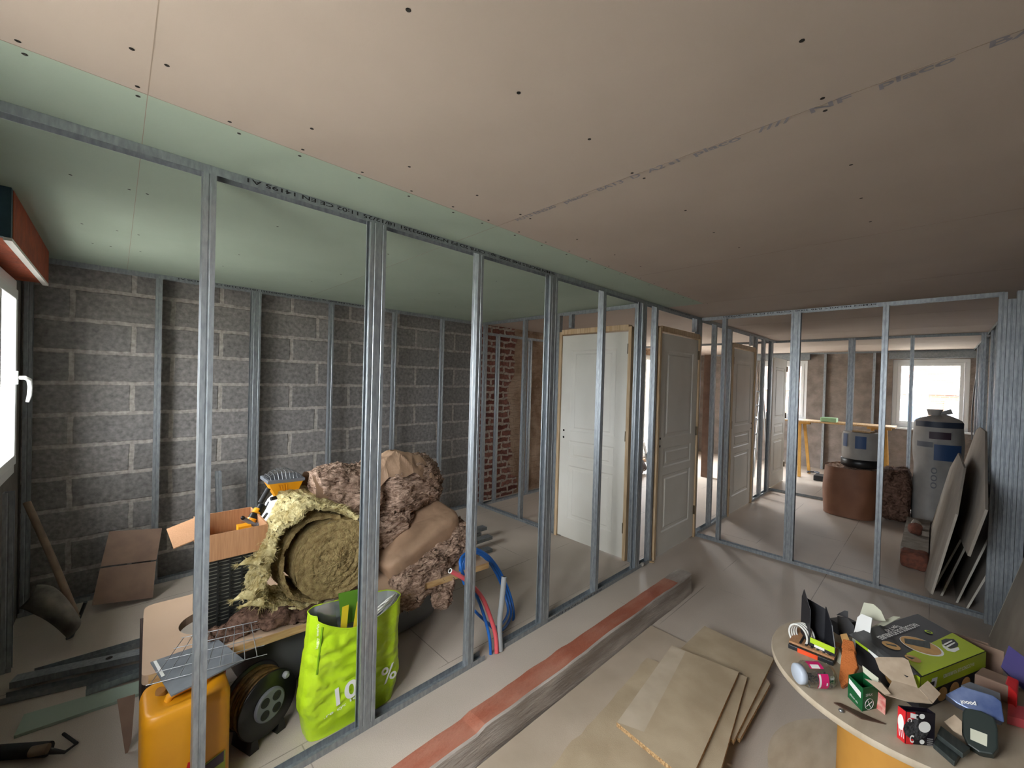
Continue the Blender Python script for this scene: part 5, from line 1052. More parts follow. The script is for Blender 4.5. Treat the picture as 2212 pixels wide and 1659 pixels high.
b = MB(); b.poly([B+dpt*0.55+wn*0.003, B+dpt+wn*0.003+wn*0.0, B+dpt+wn*0.05+Vector((0, 0, 0.03)), B+wn*0.035+Vector((0, 0, 0.0))], (0, 0, 0.002)); b.build('flap', 'offw', kb)
fr_n = -dpt.normalized()
flat([A+fr_n*0.0012+Vector((0, 0, hF*0.66)), B+fr_n*0.0012+Vector((0, 0, hF*0.62)), B+fr_n*0.0012+Vector((0, 0, hF)), A+fr_n*0.0012+Vector((0, 0, hF))], 'limep', 'label_band', kbc)
for s0, s1, z0, z1, mt in ((0.18, 0.60, 0.030, 0.040, 'wprint'), (0.22, 0.70, 0.017, 0.027, 'wprint'), (0.28, 0.78, 0.004, 0.014, 'wprint')):
    flat([A+wv*s0+fr_n*0.0012+Vector((0, 0, z0)), A+wv*s1+fr_n*0.0012+Vector((0, 0, z0)), A+wv*s1+fr_n*0.0012+Vector((0, 0, z1)), A+wv*s0+fr_n*0.0012+Vector((0, 0, z1))], mt, 'label_strip', kbc)
# second dark opened sleeve behind
b = MB(); card(b, ((1809, 1330), (1832, 1336), (1845, 1352), (1846, 1372), (1832, 1376), (1810, 1360)), (2.24, 0.25, TZ+0.05), (-0.8, 0.1, 0.5), 0.003); card(b, ((1807, 1328), (1825, 1319), (1832, 1321), (1832, 1334)), (2.26, 0.27, TZ+0.1), (-0.8, 0.1, 0.5), 0.003)
q0 = gz(1812, 1372, TZ); b.poly([q0, q0+Vector((0.08, -0.05, 0)), q0+Vector((0.10, -0.01, 0)), q0+Vector((0.02, 0.04, 0))], (0, 0, 0.05)); tag(b.build('black_sleeve', 'boxblk'), 'crushed black paper sleeve between the tall black carton and the white carton', 'packet')
# cable ring and drill bit case
tc_ = MB()
c0 = gz(1724, 1372, TZ+0.045)
for k in range(4): tc_.tube([c0+Vector((0.010*k, -0.006*k, 0))+Vector((0.012*math.cos(t), 0.034*math.cos(t), 0.042*math.sin(t))) for t in [2*math.pi*i/30 for i in range(30)]], 0.004, 8, closed=True)
tag(tc_.build('tape_ring', 'cable'), 'ring of white tape standing against the tall black carton', 'tape')
dc = empty('drill_bit_case', (2.03, 0.34, TZ)); tag(dc, 'brown and orange ribbed drill bit case lying at the left edge of the drum', 'case')
a0, a1, a2 = gz(1702, 1400, TZ), gz(1800, 1440, TZ), gz(1722, 1368, TZ)
b = MB(); obox(b, a0, a1, a2, 0.018); b.build('base', 'tealt', dc, bevel=0.003)
e1_, e2_ = a1-a0, a2-a0
b = MB(); obox(b, a0+Vector((0, 0, 0.018))+e2_*0.1, a1+Vector((0, 0, 0.018))+e2_*0.1, a2+Vector((0, 0, 0.018)), 0.008); b.build('tray', 'card', dc)
for i in range(6):
    p = a0+e1_*(0.22+0.13*i)+e2_*0.15+Vector((0, 0, 0.0265)); q = MB(); obox(q, p, p+e1_*0.05, p+e2_*0.6, 0.003); q.build('slot', 'dark', dc)
q = MB(); p = a0+e1_*0.22-e2_.normalized()*0.002; obox(q, p, p+e1_*0.45, p+e2_.normalized()*0.003, 0.017); q.build('orange_side', 'orangered', dc)
# jar of screws
jr = empty('screw_jar', (1.86, 0.29, TZ)); tag(jr, 'clear jar of screws with a pink label lying on its side at the drum edge', 'jar')
ja = (gz(1800, 1455, TZ+0.05)-gz(1728, 1452, TZ+0.05)); ja.z = 0; ja.normalize(); jc0 = gz(1722, 1455, TZ+0.043)
b = MB(); b.lathe([(0.026, 0), (0.030, 0.004), (0.030, 0.016), (0.042, 0.03), (0.042, 0.10), (0.036, 0.118), (0.0, 0.122)], jc0, ja, 40, cap0=True, cap1=False); b.build('bottle', 'clear', jr)
jside = Vector((-ja.y, ja.x, 0)); 
if jside.dot(CAM-jc0) < 0: jside = -jside
def jarc(a0, a1, h0, h1, r_, mt, nm, par):
    q = MB(); q.grid(lambda u, v: jc0+ja*(h0+(h1-h0)*v)+(jside*math.cos(a0+(a1-a0)*u)+Vector((0, 0, 1))*math.sin(a0+(a1-a0)*u))*r_, 20, 3); return q.build(nm, mt, par)
lb2 = jarc(-0.75, 0.65, 0.048, 0.084, 0.0427, 'magenta', 'label', jr)
jarc(-0.65, 0.60, 0.050, 0.057, 0.0432, 'wprint', 'label_strip', lb2); jarc(-0.25, 0.0, 0.074, 0.079, 0.0432, 'wprint', 'label_mark', lb2)
lb3 = jarc(1.0, 1.75, 0.030, 0.078, 0.0427, 'magenta', 'label', jr); jarc(1.02, 1.35, 0.036, 0.066, 0.0432, 'wprint', 'label_field', lb3)
b = MB(); b.lathe([(0.0, -0.004), (0.028, -0.004), (0.033, 0.0), (0.033, 0.017), (0.030, 0.018)], jc0, ja, 32, cap0=False, cap1=False); b.build('lid', 'paleblue', jr)
b = MB(); rnd = random.Random(4)
for k in range(46):
    h = rnd.uniform(0.02, 0.112); a = rnd.uniform(math.pi*1.12, math.pi*1.88); rr = rnd.uniform(0.012, 0.034)
    side = Vector((-ja.y, ja.x, 0)); p = jc0+ja*h+side*math.cos(a)*rr+Vector((0, 0, math.sin(a)*rr)); d = Vector((rnd.uniform(-1, 1), rnd.uniform(-1, 1), rnd.uniform(-.4, .4))).normalized()*0.010
    b.tube([p-d, p+d], 0.0022, 5)
o = b.build('screws', 'screws', jr); o['kind'] = 'stuff'
# orange felt blocks
of_ = empty('felt_block', (1.96, 0.23, TZ)); tag(of_, 'orange brown felt blocks heaped behind the green carton', 'block')
q0, q1, q2 = gz(1818, 1480, TZ), gz(1850, 1452, TZ), gz(1812, 1455, TZ)
b = MB(); card(b, ((1815, 1470), (1822, 1405), (1848, 1412), (1856, 1445), (1838, 1478), (1820, 1490)), (1.93, 0.22, TZ+0.02), (-0.7, 0.15, 0.7), 0.02); b.build('front_block', 'terrac', of_, bevel=0.003)
b = MB(); card(b, ((1819, 1404), (1823, 1386), (1845, 1391), (1851, 1412), (1848, 1425)), (2.02, 0.225, TZ+0.04), (-0.6, 0.1, 0.8), 0.02); b.build('rear_block', 'terrac', of_, bevel=0.003)
b = MB(); card(b, ((1816, 1374), (1830, 1372), (1838, 1390), (1822, 1396)), (2.10, 0.24, TZ+0.05), (-0.6, 0.1, 0.8), 0.012); tag(b.build('cardboard_tube', 'tan'), 'tan cardboard piece just behind the orange felt blocks', 'cardboard')
# green carton
gc = empty('green_carton', (1.86, 0.15, TZ)); tag(gc, 'small dark green carton with white label and torn open top', 'carton')
g0, g1, g2 = gz(1831, 1505, TZ), gz(1862, 1537, TZ), gz(1895, 1530, TZ); g3 = g0+(g2-g1); hg_ = 0.078
b = MB(); 
for p_, r_, nn3 in ((g0, g1, 1), (g1, g2, 1), (g2, g3, 1), (g3, g0, 1)):
    d_ = (r_-p_).normalized(); nrm = Vector((-d_.y, d_.x, 0)); b.poly([p_, r_, r_+Vector((0, 0, hg_)), p_+Vector((0, 0, hg_))], nrm*0.0025)
b.poly([g0, g1, g2, g3], (0, 0, 0.002)); gcc = b.build('carton', 'dgreen', gc)
def onface(p_, e, s_, z, off=0.0014):
    d_ = e.normalized(); nrm = Vector((d_.y, -d_.x, 0)); 
    if nrm.dot(CAM-p_) < 0: nrm = -nrm
    return p_+e*s_+Vector((0, 0, z))+nrm*off, nrm
f01 = g1-g0; f12 = g2-g1
flat([onface(g0, f01, s_, z)[0] for s_, z in ((0.08, 0.052), (0.92, 0.040), (0.92, 0.060), (0.08, 0.070))], 'wprint', 'label', gcc)
text(gcc, 'printed_text', 'placo vis', onface(g0, f01, 0.2, 0.018)[0], f01+Vector((0, 0, -0.01)), (0, 0, 1), 0.009, 'wprint', 0.035)
text(gcc, 'printed_text', 'SPAX', onface(g1, f12, 0.15, 0.050)[0], f12, (0, 0, 1), 0.009, 'wprint', 0.030)
cpt, nr = onface(g1, f12, 0.42, 0.022, 0.0018); b = MB(); b.tube([cpt+f12.normalized()*0.018*math.cos(t)+Vector((0, 0, 0.018*math.sin(t))) for t in [2*math.pi*i/30 for i in range(30)]], 0.0007, 5, closed=True)
b.build('ring_mark', 'wprint', gcc); b = MB(); b.tube([cpt-f12.normalized()*0.012-Vector((0, 0, 0.006)), cpt+f12.normalized()*0.012+Vector((0, 0, 0.006))], 0.0009, 5).tube([cpt-f12.normalized()*0.006+Vector((0, 0, 0.012)), cpt+f12.normalized()*0.006-Vector((0, 0, 0.012))], 0.0009, 5); b.build('cross_mark', 'wprint', gcc)
b = MB(); b.poly([g3+Vector((0, 0, hg_)), g2+Vector((0, 0, hg_)), g2+Vector((0.01, 0, hg_+0.018)), g3+Vector((0.012, 0.004, hg_+0.014))], (0, 0, 0.002)); b.build('flap', 'offw', gc)
# red and black carton with big open flaps
rb = empty('red_carton', (1.80, 0.01, TZ)); tag(rb, 'red and black carton with wide open cardboard flaps near the front edge of the drum', 'carton')
r0, r1, r2 = gz(1938, 1592, TZ), gz(1955, 1606, TZ), gz(2018, 1612, TZ); r3 = r0+(r2-r1); hr_ = 0.100
b = MB()
for p_, q_ in ((r0, r1), (r1, r2), (r2, r3), (r3, r0)):
    d_ = (q_-p_).normalized(); nrm = Vector((-d_.y, d_.x, 0)); b.poly([p_, q_, q_+Vector((0, 0, hr_)), p_+Vector((0, 0, hr_))], nrm*0.003)
b.poly([r0, r1, r2, r3], (0, 0, 0.002)); rbc = b.build('carton', 'redblk', rb)
fF = r2-r1; fL = r1-r0
flat([onface(r1, fF, s_, z)[0] for s_, z in ((0.0, 0.0), (0.26, 0.0), (0.30, hr_*0.99), (0, hr_*0.99))], 'redc', 'red_panel', rbc)
flat([onface(r0, fL, s_, z)[0] for s_, z in ((0.0, 0.0), (1, 0.0), (1, hr_*0.99), (0, hr_*0.99))], 'redc', 'red_panel', rbc)
c1_, n1_ = onface(r1, fF, 0.34, 0.048, 0.002)
flat([c1_+fF.normalized()*0.036*math.cos(t)+Vector((0, 0, 0.032*math.sin(t)))+n1_*0.0003 for t in [2*math.pi*i/30 for i in range(30)]], 'blackwool', 'pictured_wool', rbc)
c1_, n1_ = onface(r1, fF, 0.62, 0.058, 0.002); flat([c1_+fF.normalized()*0.017*math.cos(t)+Vector((0, 0, 0.017*math.sin(t)))+n1_*0.0008 for t in [2*math.pi*i/30 for i in range(30)]], 'wprint', 'white_disc', rbc)
c1_, n1_ = onface(r1, fF, 0.52, 0.090, 0.002); flat([c1_+fF.normalized()*0.008*math.cos(t)+Vector((0, 0, 0.008*math.sin(t)))+n1_*0.0008 for t in [2*math.pi*i/20 for i in range(20)]], 'wprint', 'white_disc', rbc)
c1_, n1_ = onface(r1, fF, 0.55, 0.012, 0.002); flat([c1_+fF.normalized()*0.007*math.cos(t)+Vector((0, 0, 0.007*math.sin(t)))+n1_*0.0008 for t in [2*math.pi*i/20 for i in range(20)]], 'wprint', 'white_disc', rbc)
flat([onface(r1, fF, s_, z, 0.0019)[0] for s_, z in ((0.13, 0.083), (0.40, 0.079), (0.40, 0.093), (0.13, 0.097))], 'wprint', 'white_plate', rbc)
text(rbc, 'printed_text', '1', onface(r1, fF, 0.17, 0.082, 0.0022)[0], fF, (0, 0, 1), 0.010, 'ink', 0.006); 
text(rbc, 'printed_text', 'C', onface(r1, fF, 0.12, 0.008, 0.0019)[0], fF, (0, 0, 1), 0.022, 'wprint', 0.012, bold=0.03); text(rbc, 'printed_text', 'C', onface(r1, fF, 0.03, 0.082, 0.0019)[0], (0, 0, -1), fF, 0.012, 'wprint', 0.012, bold=0.03)
flat([onface(r0, fL, 0.45+0.38*math.cos(t), 0.056+0.024*math.sin(t), 0.0019)[0] for t in [2*math.pi*i/24 for i in range(24)]], 'wprint', 'white_oval', rbc)
for s0_ in (0.30, 0.55, 0.80): flat([onface(r0, fL, a_, z, 0.0021)[0] for a_, z in ((s0_-0.14, 0.040), (s0_-0.04, 0.040), (s0_+0.10, 0.012), (s0_+0.02, 0.012))], 'wprint', 'white_stroke', rbc)
for i in range(4): text(rbc, 'printed_text', 'isolation', onface(r1, fF, 0.72, 0.022-0.006*i, 0.0019)[0], fF, (0, 0, 1), 0.0035, 'wprint', 0.016)
zt = TZ+hr_; back = (r3+r2)/2
def ft(p): return Vector((p.x, p.y, zt))
b = MB(); card(b, ((1955, 1497), (1900, 1448), (1890, 1422), (1899, 1420), (1950, 1421), (1962, 1427), (1982, 1487), (1972, 1492)), (1.90, 0.04, zt+0.0), (-0.6, -0.1, 0.8), 0.003); b.build('rear_flap', 'cardin', rb)
b = MB(); card(b, ((1911, 1501), (1868, 1467), (1905, 1477), (1925, 1500)), (1.83, 0.09, zt), (-0.4, 0.5, 0.8), 0.003); b.build('left_flap', 'cardin', rb)
b = MB(); card(b, ((2014, 1520), (1984, 1487), (2003, 1471), (2031, 1499)), (1.90, -0.03, zt), (-0.5, -0.4, 0.8), 0.003); b.build('right_flap', 'cardin', rb)
b = MB(); card(b, ((1912, 1502), (1960, 1516), (2014, 1521), (1984, 1488), (1928, 1470)), (1.84, 0.03, zt-0.012), (-0.25, 0.0, 1), 0.003); b.build('tucked_flap', 'cardin', rb)
# pink-white slip beside it
b = MB(); b.poly([gz(1893, 1530, TZ), gz(1912, 1545, TZ), gz(1912, 1545, TZ)+Vector((0.008, 0, 0.05)), gz(1893, 1530, TZ)+Vector((0.008, 0, 0.055))], (0.003, 0, 0)); tag(b.build('paper_slip', 'pinkish'), 'pale pink printed slip between the green carton and the red carton', 'paper')
# glossy blue packet
bp_ = empty('blue_blister_pack', (1.99, -0.10, TZ)); tag(bp_, 'glossy blue and silver packet with white lettering standing behind the dark plastic case', 'packet')
c = [gp(x, y, (1.96, -0.10, TZ+0.07), (-0.75, 0.10, 0.65)) for x, y in ((2042, 1500), (2078, 1482), (2145, 1502), (2163, 1515), (2170, 1560), (2130, 1550), (2068, 1520))]
b = MB(); b.poly(c, Vector((0.06, 0, -0.045))); b.build('pack', 'bluemetal', bp_, bevel=0.003)
b = MB(); q = [gp(x, y, (1.99, -0.12, TZ+0.075), (-0.2, 0.1, 0.95)) for x, y in ((2076, 1480), (2095, 1473), (2160, 1497), (2162, 1513))]; b.poly(q, (0, 0, -0.03)); b.build('back_card', 'greyp', bp_)
o_t = gp(2108, 1518, (1.952, -0.10, TZ+0.074), (-0.75, 0.10, 0.65)); text(bp_, 'printed_text', 'poool', o_t, (-0.12, 0.98, -0.28), (-0.62, -0.25, -0.75), 0.011, 'wprint', 0.034, bold=0.03)
# dark plastic case
dv_ = empty('plastic_case', (1.89, -0.12, TZ)); tag(dv_, 'dark green-grey plastic case with a pale square sticker on the drum', 'case')
pl_n = Vector((-0.62, 0.10, 0.78)).normalized(); pl0 = (1.88, -0.11, TZ+0.04)
c = [gp(x, y, pl0, pl_n) for x, y in ((2079, 1538), (2085, 1528), (2120, 1535), (2148, 1550), (2155, 1572), (2156, 1615), (2145, 1630), (2115, 1625), (2090, 1608), (2078, 1580))]
b = MB(); b.poly(c, -pl_n*0.03); b.build('shell', 'darkgreen', dv_, bevel=0.004)
b = MB(); card(b, ((2096, 1573), (2133, 1587), (2132, 1613), (2096, 1597)), (pl0[0]+pl_n.x*0.001, pl0[1]+pl_n.y*0.001, pl0[2]+pl_n.z*0.001), pl_n, 0.0006); b.build('sticker', 'offw', dv_)
b = MB(); card(b, ((2040, 1560), (2062, 1545), (2078, 1560), (2078, 1590), (2060, 1580)), (1.87, -0.06, TZ+0.03), (-0.6, 0.1, 0.8), 0.004); tag(b.build('cardboard_disc', 'cardin'), 'tan cardboard disc between the dark case and the dark bars', 'cardboard')
for i, (pts, lb) in enumerate(((((2022, 1590), (2078, 1622), (2062, 1646), (2016, 1606)), 'front one of the two dark grey zinc bars at the drum edge'), (((2032, 1567), (2096, 1615), (2080, 1628), (2024, 1585)), 'rear one of the two dark grey zinc bars on the drum'))):
    z_ = TZ+0.016+0.017*i; c = [gz(x, y, z_) for x, y in pts]; b = MB(); b.poly(c, (0, 0, -0.015)); tag(b.build('zinc_bar', 'bar', bevel=0.002), lb, 'bar', 'zinc bars on the drum')
# blade and nut
c = [gz(x, y, TZ+0.004) for x, y in ((1801, 1517), (1815, 1518), (1862, 1540), (1913, 1563), (1860, 1551))]; b = MB(); b.poly(c, (0, 0, -0.0035)); tag(b.build('saw_blade', 'blade'), 'thin rusty blade lying on the drum in front of the green carton', 'blade')
b = MB(); b.lathe([(0.006, 0), (0.008, 0.003), (0.005, 0.008), (0, 0.009)], gz(1817, 1537, TZ), (0, 0, 1), 14, cap1=False); tag(b.build('nut', 'steel'), 'tiny steel nut beside the rusty blade at the drum edge', 'nut')
# brown cardboard box behind, red packet, purple carton
bb_ = empty('cardboard_tray', (2.45, -0.13, TZ)); tag(bb_, 'brown cardboard tray standing behind the large lime box', 'box')
a_, c_ = gz(2003, 1352, TZ+0.075), gz(2168, 1425, TZ+0.075); a_.z = c_.z = TZ
b = MB(); b.poly([a_, c_, c_+Vector((0, 0, 0.105)), a_+Vector((0, 0, 0.080))], (0.004, 0, 0)); b.poly([a_, a_+Vector((-0.02, -0.17, 0)), a_+Vector((-0.02, -0.17, 0.09)), a_+Vector((0, 0, 0.08))], (0, 0.004, 0)); b.build('side', 'cardd', bb_)
b = MB(); b.poly([a_, c_, c_+Vector((-0.12, -0.02, 0.0)), a_+Vector((-0.08, -0.10, 0))], (0, 0, 0.003)); b.build('bottom', 'cardd', bb_)
rp = empty('red_packet', (2.2, -0.24, TZ)); tag(rp, 'long dark brown packet with a bright red end at the right side of the drum', 'packet')
c = [gz(x, y, TZ+0.075) for x, y in ((2105, 1455), (2122, 1440), (2200, 1470), (2196, 1490))]; b = MB(); b.poly(c, (0, 0, -0.06)); b.build('packet', 'cardd', rp, bevel=0.004)
c = [gz(x, y, TZ+0.076) for x, y in ((2170, 1475), (2176, 1458), (2201, 1469), (2197, 1500))]; b = MB(); b.poly(c, (0, 0, -0.062)); b.build('red_end', 'redc', rp, bevel=0.004)
b = MB(); c = [gp(x, y, (2.40, -0.24, TZ+0.07), (-0.8, 0.2, 0.5)) for x, y in ((2162, 1440), (2179, 1394), (2240, 1440), (2240, 1500), (2212, 1490))]; b.poly(c, (0.04, -0.01, -0.03)); tag(b.build('purple_carton', 'purple'), 'deep purple carton leaning at the right edge of the picture', 'carton')
b = MB(); c = [gz(x, y, TZ+0.03) for x, y in ((2178, 1520), (2230, 1530), (2230, 1560), (2176, 1545))]; b.poly(c, (0, 0, -0.028)); tag(b.build('red_tool_case', 'pinkp'), 'dull red case at the right edge of the drum beside the blue packet', 'case')
# ------------------------------------------------------------------ RIGHT: leaning plasterboard near the wall
pb = empty('plasterboard_sheet', (3.7, -0.33, 0)); tag(pb, 'grey plasterboard offcut with a cream edge leaning on the right wall near the drum', 'board')
F0 = Vector((4.08, -0.272, 0.003)); T0 = Vector((4.0, YR+0.03, 0.70)); L_ = Vector((-1.2, 0, 0))
nrm = Vector((0, 0.97, 0.22)); b = MB(); b.poly([F0, F0+L_, T0+L_+Vector((0, 0, 0.0)), T0], (0, -0.012, 0)); b.build('face', 'plb', pb)
b = MB(); dd = Vector((0.014, 0, 0)); b.poly([F0, F0+dd, T0+dd, T0], (0, -0.013, 0)); b.build('cream_edge', 'plbedge', pb)
b = MB(); F1 = Vector((3.15, -0.245, 0.003)); T1 = Vector((3.12, YR+0.045, 0.55)); b.poly([F1, F1+Vector((-0.7, 0, 0)), T1+Vector((-0.7, 0, 0)), T1], (0, -0.012, 0)); b.build('face', 'plb', (pb2 := empty('plasterboard_sheet', (2.9, -0.3, 0))))
b = MB(); b.poly([F1, F1+dd, T1+dd, T1], (0, -0.013, 0)); b.build('cream_edge', 'plbedge', pb2); tag(pb2, 'smaller plasterboard offcut whose cream edge shows at the right picture edge above the purple carton', 'board')
# leaning boards in the back room
lean = [(4.66, -0.005, 0.80, 0.012, 0.90, 'second of the plasterboard sheets leaning in the back room'),
        (4.62, -0.055, 0.88, 0.013, 0.95, 'third of the plasterboard sheets leaning in the back room, tallest cream edge'), (4.56, -0.135, 0.76, 0.012, 0.7, 'fourth of the plasterboard sheets leaning in the back room'), (4.50, -0.185, 0.62, 0.012, 0.6, 'rightmost leaning plasterboard sheet beside the stud bundle')]
for i, (X, Y, hgt, th, L, lb) in enumerate(lean):
    e = empty('leaning_sheet', (X, Y, 0)); tag(e, lb, 'board', 'plasterboard sheets leaning in the back room')
    Tt = Vector((X+0.02*i, YR+0.06+0.045*(3-i), hgt)); Fb = Vector((X, Y, 0.003)); Lv = Vector((L, 0, 0)); tv = Vector((0, -th, 0))
    top_far = Tt+Lv+Vector((0, 0, -0.05))
    q = MB(); q.poly([Fb, Fb+Lv, top_far, Tt], tv); q.build('sheet', 'plb', e)
    q = MB(); ed = Vector((-0.002, 0, 0)); q.hexa([Fb+ed, Fb, Fb+tv, Fb+ed+tv], [Tt+ed, Tt, Tt+tv, Tt+ed+tv]); q.build('edge', 'plbedge', e)
e = empty('leaning_sheet', (5.9, 0, 0)); tag(e, 'tall broken plasterboard piece with a pointed top leaning in front of the tall wrapped roll', 'board', 'plasterboard sheets leaning in the back room')
P_a = [gp(x, y, (4.85, 0.035, 0.0), (0.0, 0.985, 0.17)) for x, y in ((1992, 1262), (2006, 1150), (2052, 1010), (2070, 978), (2082, 1010), (2064, 1110), (2010, 1282))]
q = MB(); q.poly(P_a, (0, -0.012, -0.004)); q.build('sheet', 'plb', e)
e = empty('leaning_sheet', (6.2, -0.1, 0)); tag(e, 'pale rearmost plasterboard piece with a rounded top corner behind the leaning sheets', 'board', 'plasterboard sheets leaning in the back room')
P_a = [gp(x, y, (5.0, -0.05, 0.0), (0.0, 0.985, 0.17)) for x, y in ((2045, 1100), (2088, 985), (2108, 930), (2116, 922), (2128, 932), (2128, 1100), (2090, 1200))]
q = MB(); q.poly(P_a, (0, -0.012, -0.004)); q.build('sheet', 'plb', e)
# rubble beam
rbm = empty('masonry_beam', (5.6, 0.12, 0)); tag(rbm, 'low dusty masonry beam ending in red brick on the floor of the back room', 'beam')
b = MB(); b.box((5.22, 0.02, 0.002), (6.5, 0.20, 0.15)); noisy(b, 0.006, 4); b.build('dusty_length', 'stone', rbm)
b = MB(); superell(b, (5.17, 0.105, 0.077), (0.10, 0.09, 0.073), e=0.35, nu=40, nv=24); noisy(b, 0.008, 14); b.build('brick_end', 'redbrick', rbm)
for i, (px, py, s_, lb) in enumerate(((1985, 1130, 0.055, 'larger brown rubble lump on the masonry beam'), (1975, 1108, 0.04, 'smaller pale rubble lump at the far end of the masonry beam'))):
    p = gx(px, py, 5.75+0.3*i); b = MB(); superell(b, (p.x, 0.12, 0.153+s_), (s_*1.3, s_, s_), e=0.8, nu=24, nv=16); noisy(b, 0.012, 14, seed=i); tag(b.build('rubble', 'redbrick' if i == 0 else 'stone'), lb, 'rubble')
# kraft rolls
k1 = empty('kraft_roll', (6.62, 0.75, 0)); tag(k1, 'large brown kraft faced insulation roll standing in the back room under the blue printed roll', 'insulation roll')
b = MB()
def kr(c, rx_, ry_, h, tw=0.0, amp=0.012, nu=72, nv=30):
    def fn(u, v):
        a = u*2*math.pi; e = 0.75; k = 1-0.03*math.cos(v*math.pi*2)
        return Vector((c[0]+rx_*k*math.copysign(abs(math.cos(a))**e, math.cos(a)), c[1]+ry_*k*math.copysign(abs(math.sin(a))**e, math.sin(a)), 0.004+h*v))+Vector(noise.noise_vector(Vector((math.cos(a)*2+c[1]*7, math.sin(a)*2, v*2))))*amp*(1 if v > 0.05 else 0)
    return fn
f = kr((6.72, 0.74), 0.27, 0.265, 0.60); b.grid(f, 72, 30, closeu=True); b.build('kraft_face', 'kraftd', k1)
b = MB(); b.grid(lambda u, v: (lambda p: Vector((6.72+(p.x-6.72)*(1-v), 0.74+(p.y-0.74)*(1-v), p.z-0.01+0.02*noise.noise(Vector((u*20, v*5, 0))))))(f(u, 1)), 60, 12, closeu=True); b.build('wool_end', 'bwool', k1)
k2 = empty('mineral_wool_roll', (6.9, 0.32, 0)); tag(k2, 'dark brown wool bale standing right of the kraft roll', 'insulation roll')
b = MB(); superell(b, (6.92, 0.325, 0.315), (0.20, 0.135, 0.31), e=0.35, nu=90, nv=60); noisy(b, 0.018, 9, ridged=0.3, fine=0.2, seed=40); strands(b, 600, 0.03, 0.0015, seed=41)
for i, v in enumerate(b.v):
    if v[2] < 0.003: b.v[i] = (v[0], v[1], 0.003)
b.build('bale', 'bwoold', k2)
k3 = empty('printed_roll', (6.68, 0.66, 0.615)); tag(k3, 'grey wrapped roll with blue printing on top of the kraft roll', 'insulation roll')
b = MB(); b.lathe([(0.165, 0.085), (0.185, 0.10), (0.19, 0.38), (0.175, 0.43)], (6.68, 0.645, 0.62), (0, 0, 1), 48); b.build('wrap', 'wrap', k3)
b = MB(); b.lathe([(0.17, 0.0), (0.192, 0.015), (0.192, 0.10), (0.18, 0.105)], (6.68, 0.645, 0.62), (0, 0, 1), 48); b.build('black_base', 'black', k3)
def arc_patch(c, r, a0, a1, z0, z1, mt, nm, par):
    b = MB(); b.grid(lambda u, v: Vector((c[0]+r*math.cos(a0+(a1-a0)*u), c[1]+r*math.sin(a0+(a1-a0)*u), z0+(z1-z0)*v)), 12, 3); return b.build(nm, mt, par)
aa = math.pi+0.1
arc_patch((6.68, 0.645), 0.1925, aa-1.1, aa-0.75, 0.87, 1.03, 'bluep', 'blue_print', k3); arc_patch((6.68, 0.645), 0.1925, aa-0.30, aa+0.25, 0.86, 1.01, 'bluep', 'blue_print', k3)
b = MB(); b.poly([(6.55, 0.55, 1.055), (6.75, 0.52, 1.052), (6.80, 0.70, 1.052), (6.56, 0.72, 1.056)], (0, 0, 0.018)); tag(b.build('timber_offcut', 'pine2'), 'pale timber offcut lying on top of the blue printed roll', 'timber')
# tall wrapped roll
k4 = empty('wrapped_roll', (7.0, -0.02, 0)); tag(k4, 'tall grey plastic wrapped insulation roll with blue print standing before the far window', 'insulation roll')
tcn_ = (6.93, -0.02)
b = MB(); b.grid(lambda u, v: (lambda a, k: Vector((tcn_[0]+k*math.cos(a), tcn_[1]+k*math.sin(a), 0.003+1.31*v))+Vector(noise.noise_vector(Vector((math.cos(a)*1.5, math.sin(a)*1.5, v*4))))*0.02)(u*2*math.pi, 0.205*(1 if v < 0.93 else max(0.05, 1-((v-0.93)/0.07)**2*0.95))), 64, 60, closeu=True); b.build('wrap', 'wrap', k4)
arc_patch(tcn_, 0.215, math.pi-1.1, math.pi+1.1, 1.17, 1.235, 'bluedk', 'top_band', k4); arc_patch(tcn_, 0.222, math.pi-0.35, math.pi+0.45, 1.04, 1.12, 'labdark', 'oval_print', k4); arc_patch(tcn_, 0.222, math.pi-0.15, math.pi+0.95, 0.80, 0.98, 'bluep', 'blue_print', k4); arc_patch(tcn_, 0.222, math.pi-0.9, math.pi-0.2, 0.94, 1.0, 'greyp', 'grey_print', k4)
b = MB(); b.tube([(6.93, 0.02, 1.30), (6.93, 0.02, 1.37)], [0.05, 0.07], 16).tube([(6.93, -0.02, 1.32), (6.93, -0.12, 1.355)], [0.02, 0.03], 10); b.build('gathered_top', 'wrap', k4)
for i, ch in enumerate(('000',)): text(k4, 'printed_text', ch, (6.71, 0.03, 0.72), (0.0, 0, -1), (0, -1, 0), 0.05, 'greyp', 0.24)
# trestle table by the far wall
tr = empty('trestle', (9.1, 1.7, 0)); tag(tr, 'yellow wooden trestle holding the pale board in the far room', 'trestle')
for i, (a, c) in enumerate((((1722, 912), (1713, 1000)), ((1728, 912), (1726, 1030)), ((1738, 912), (1748, 1012)))):
    X0 = 8.75 if i == 1 else 9.25; q = gx(c[0], c[1], X0); q.z = 0.005; t_ = gx(a[0], a[1], 8.95); b = MB(); dx = Vector((0.02, 0, 0)); dy = Vector((0, 0.022, 0)); b.hexa([q-dx-dy, q+dx-dy, q+dx+dy, q-dx+dy], [t_-dx-dy, t_+dx-dy, t_+dx+dy, t_-dx+dy]); b.build('leg', 'pineyl', tr)
b = MB(); t_ = gx(1730, 912, 8.95); b.box((8.90, t_.y-0.14, 0.93), (9.0, t_.y+0.12, 0.975)); b.build('top_bar', 'pineyl', tr)
tt = MB(); tt.box((8.75, 0.45, 0.977), (9.25, 1.92, 1.0)); tag(tt.build('table_board', 'pine2'), 'long pale board laid across the trestle as a work table', 'board')
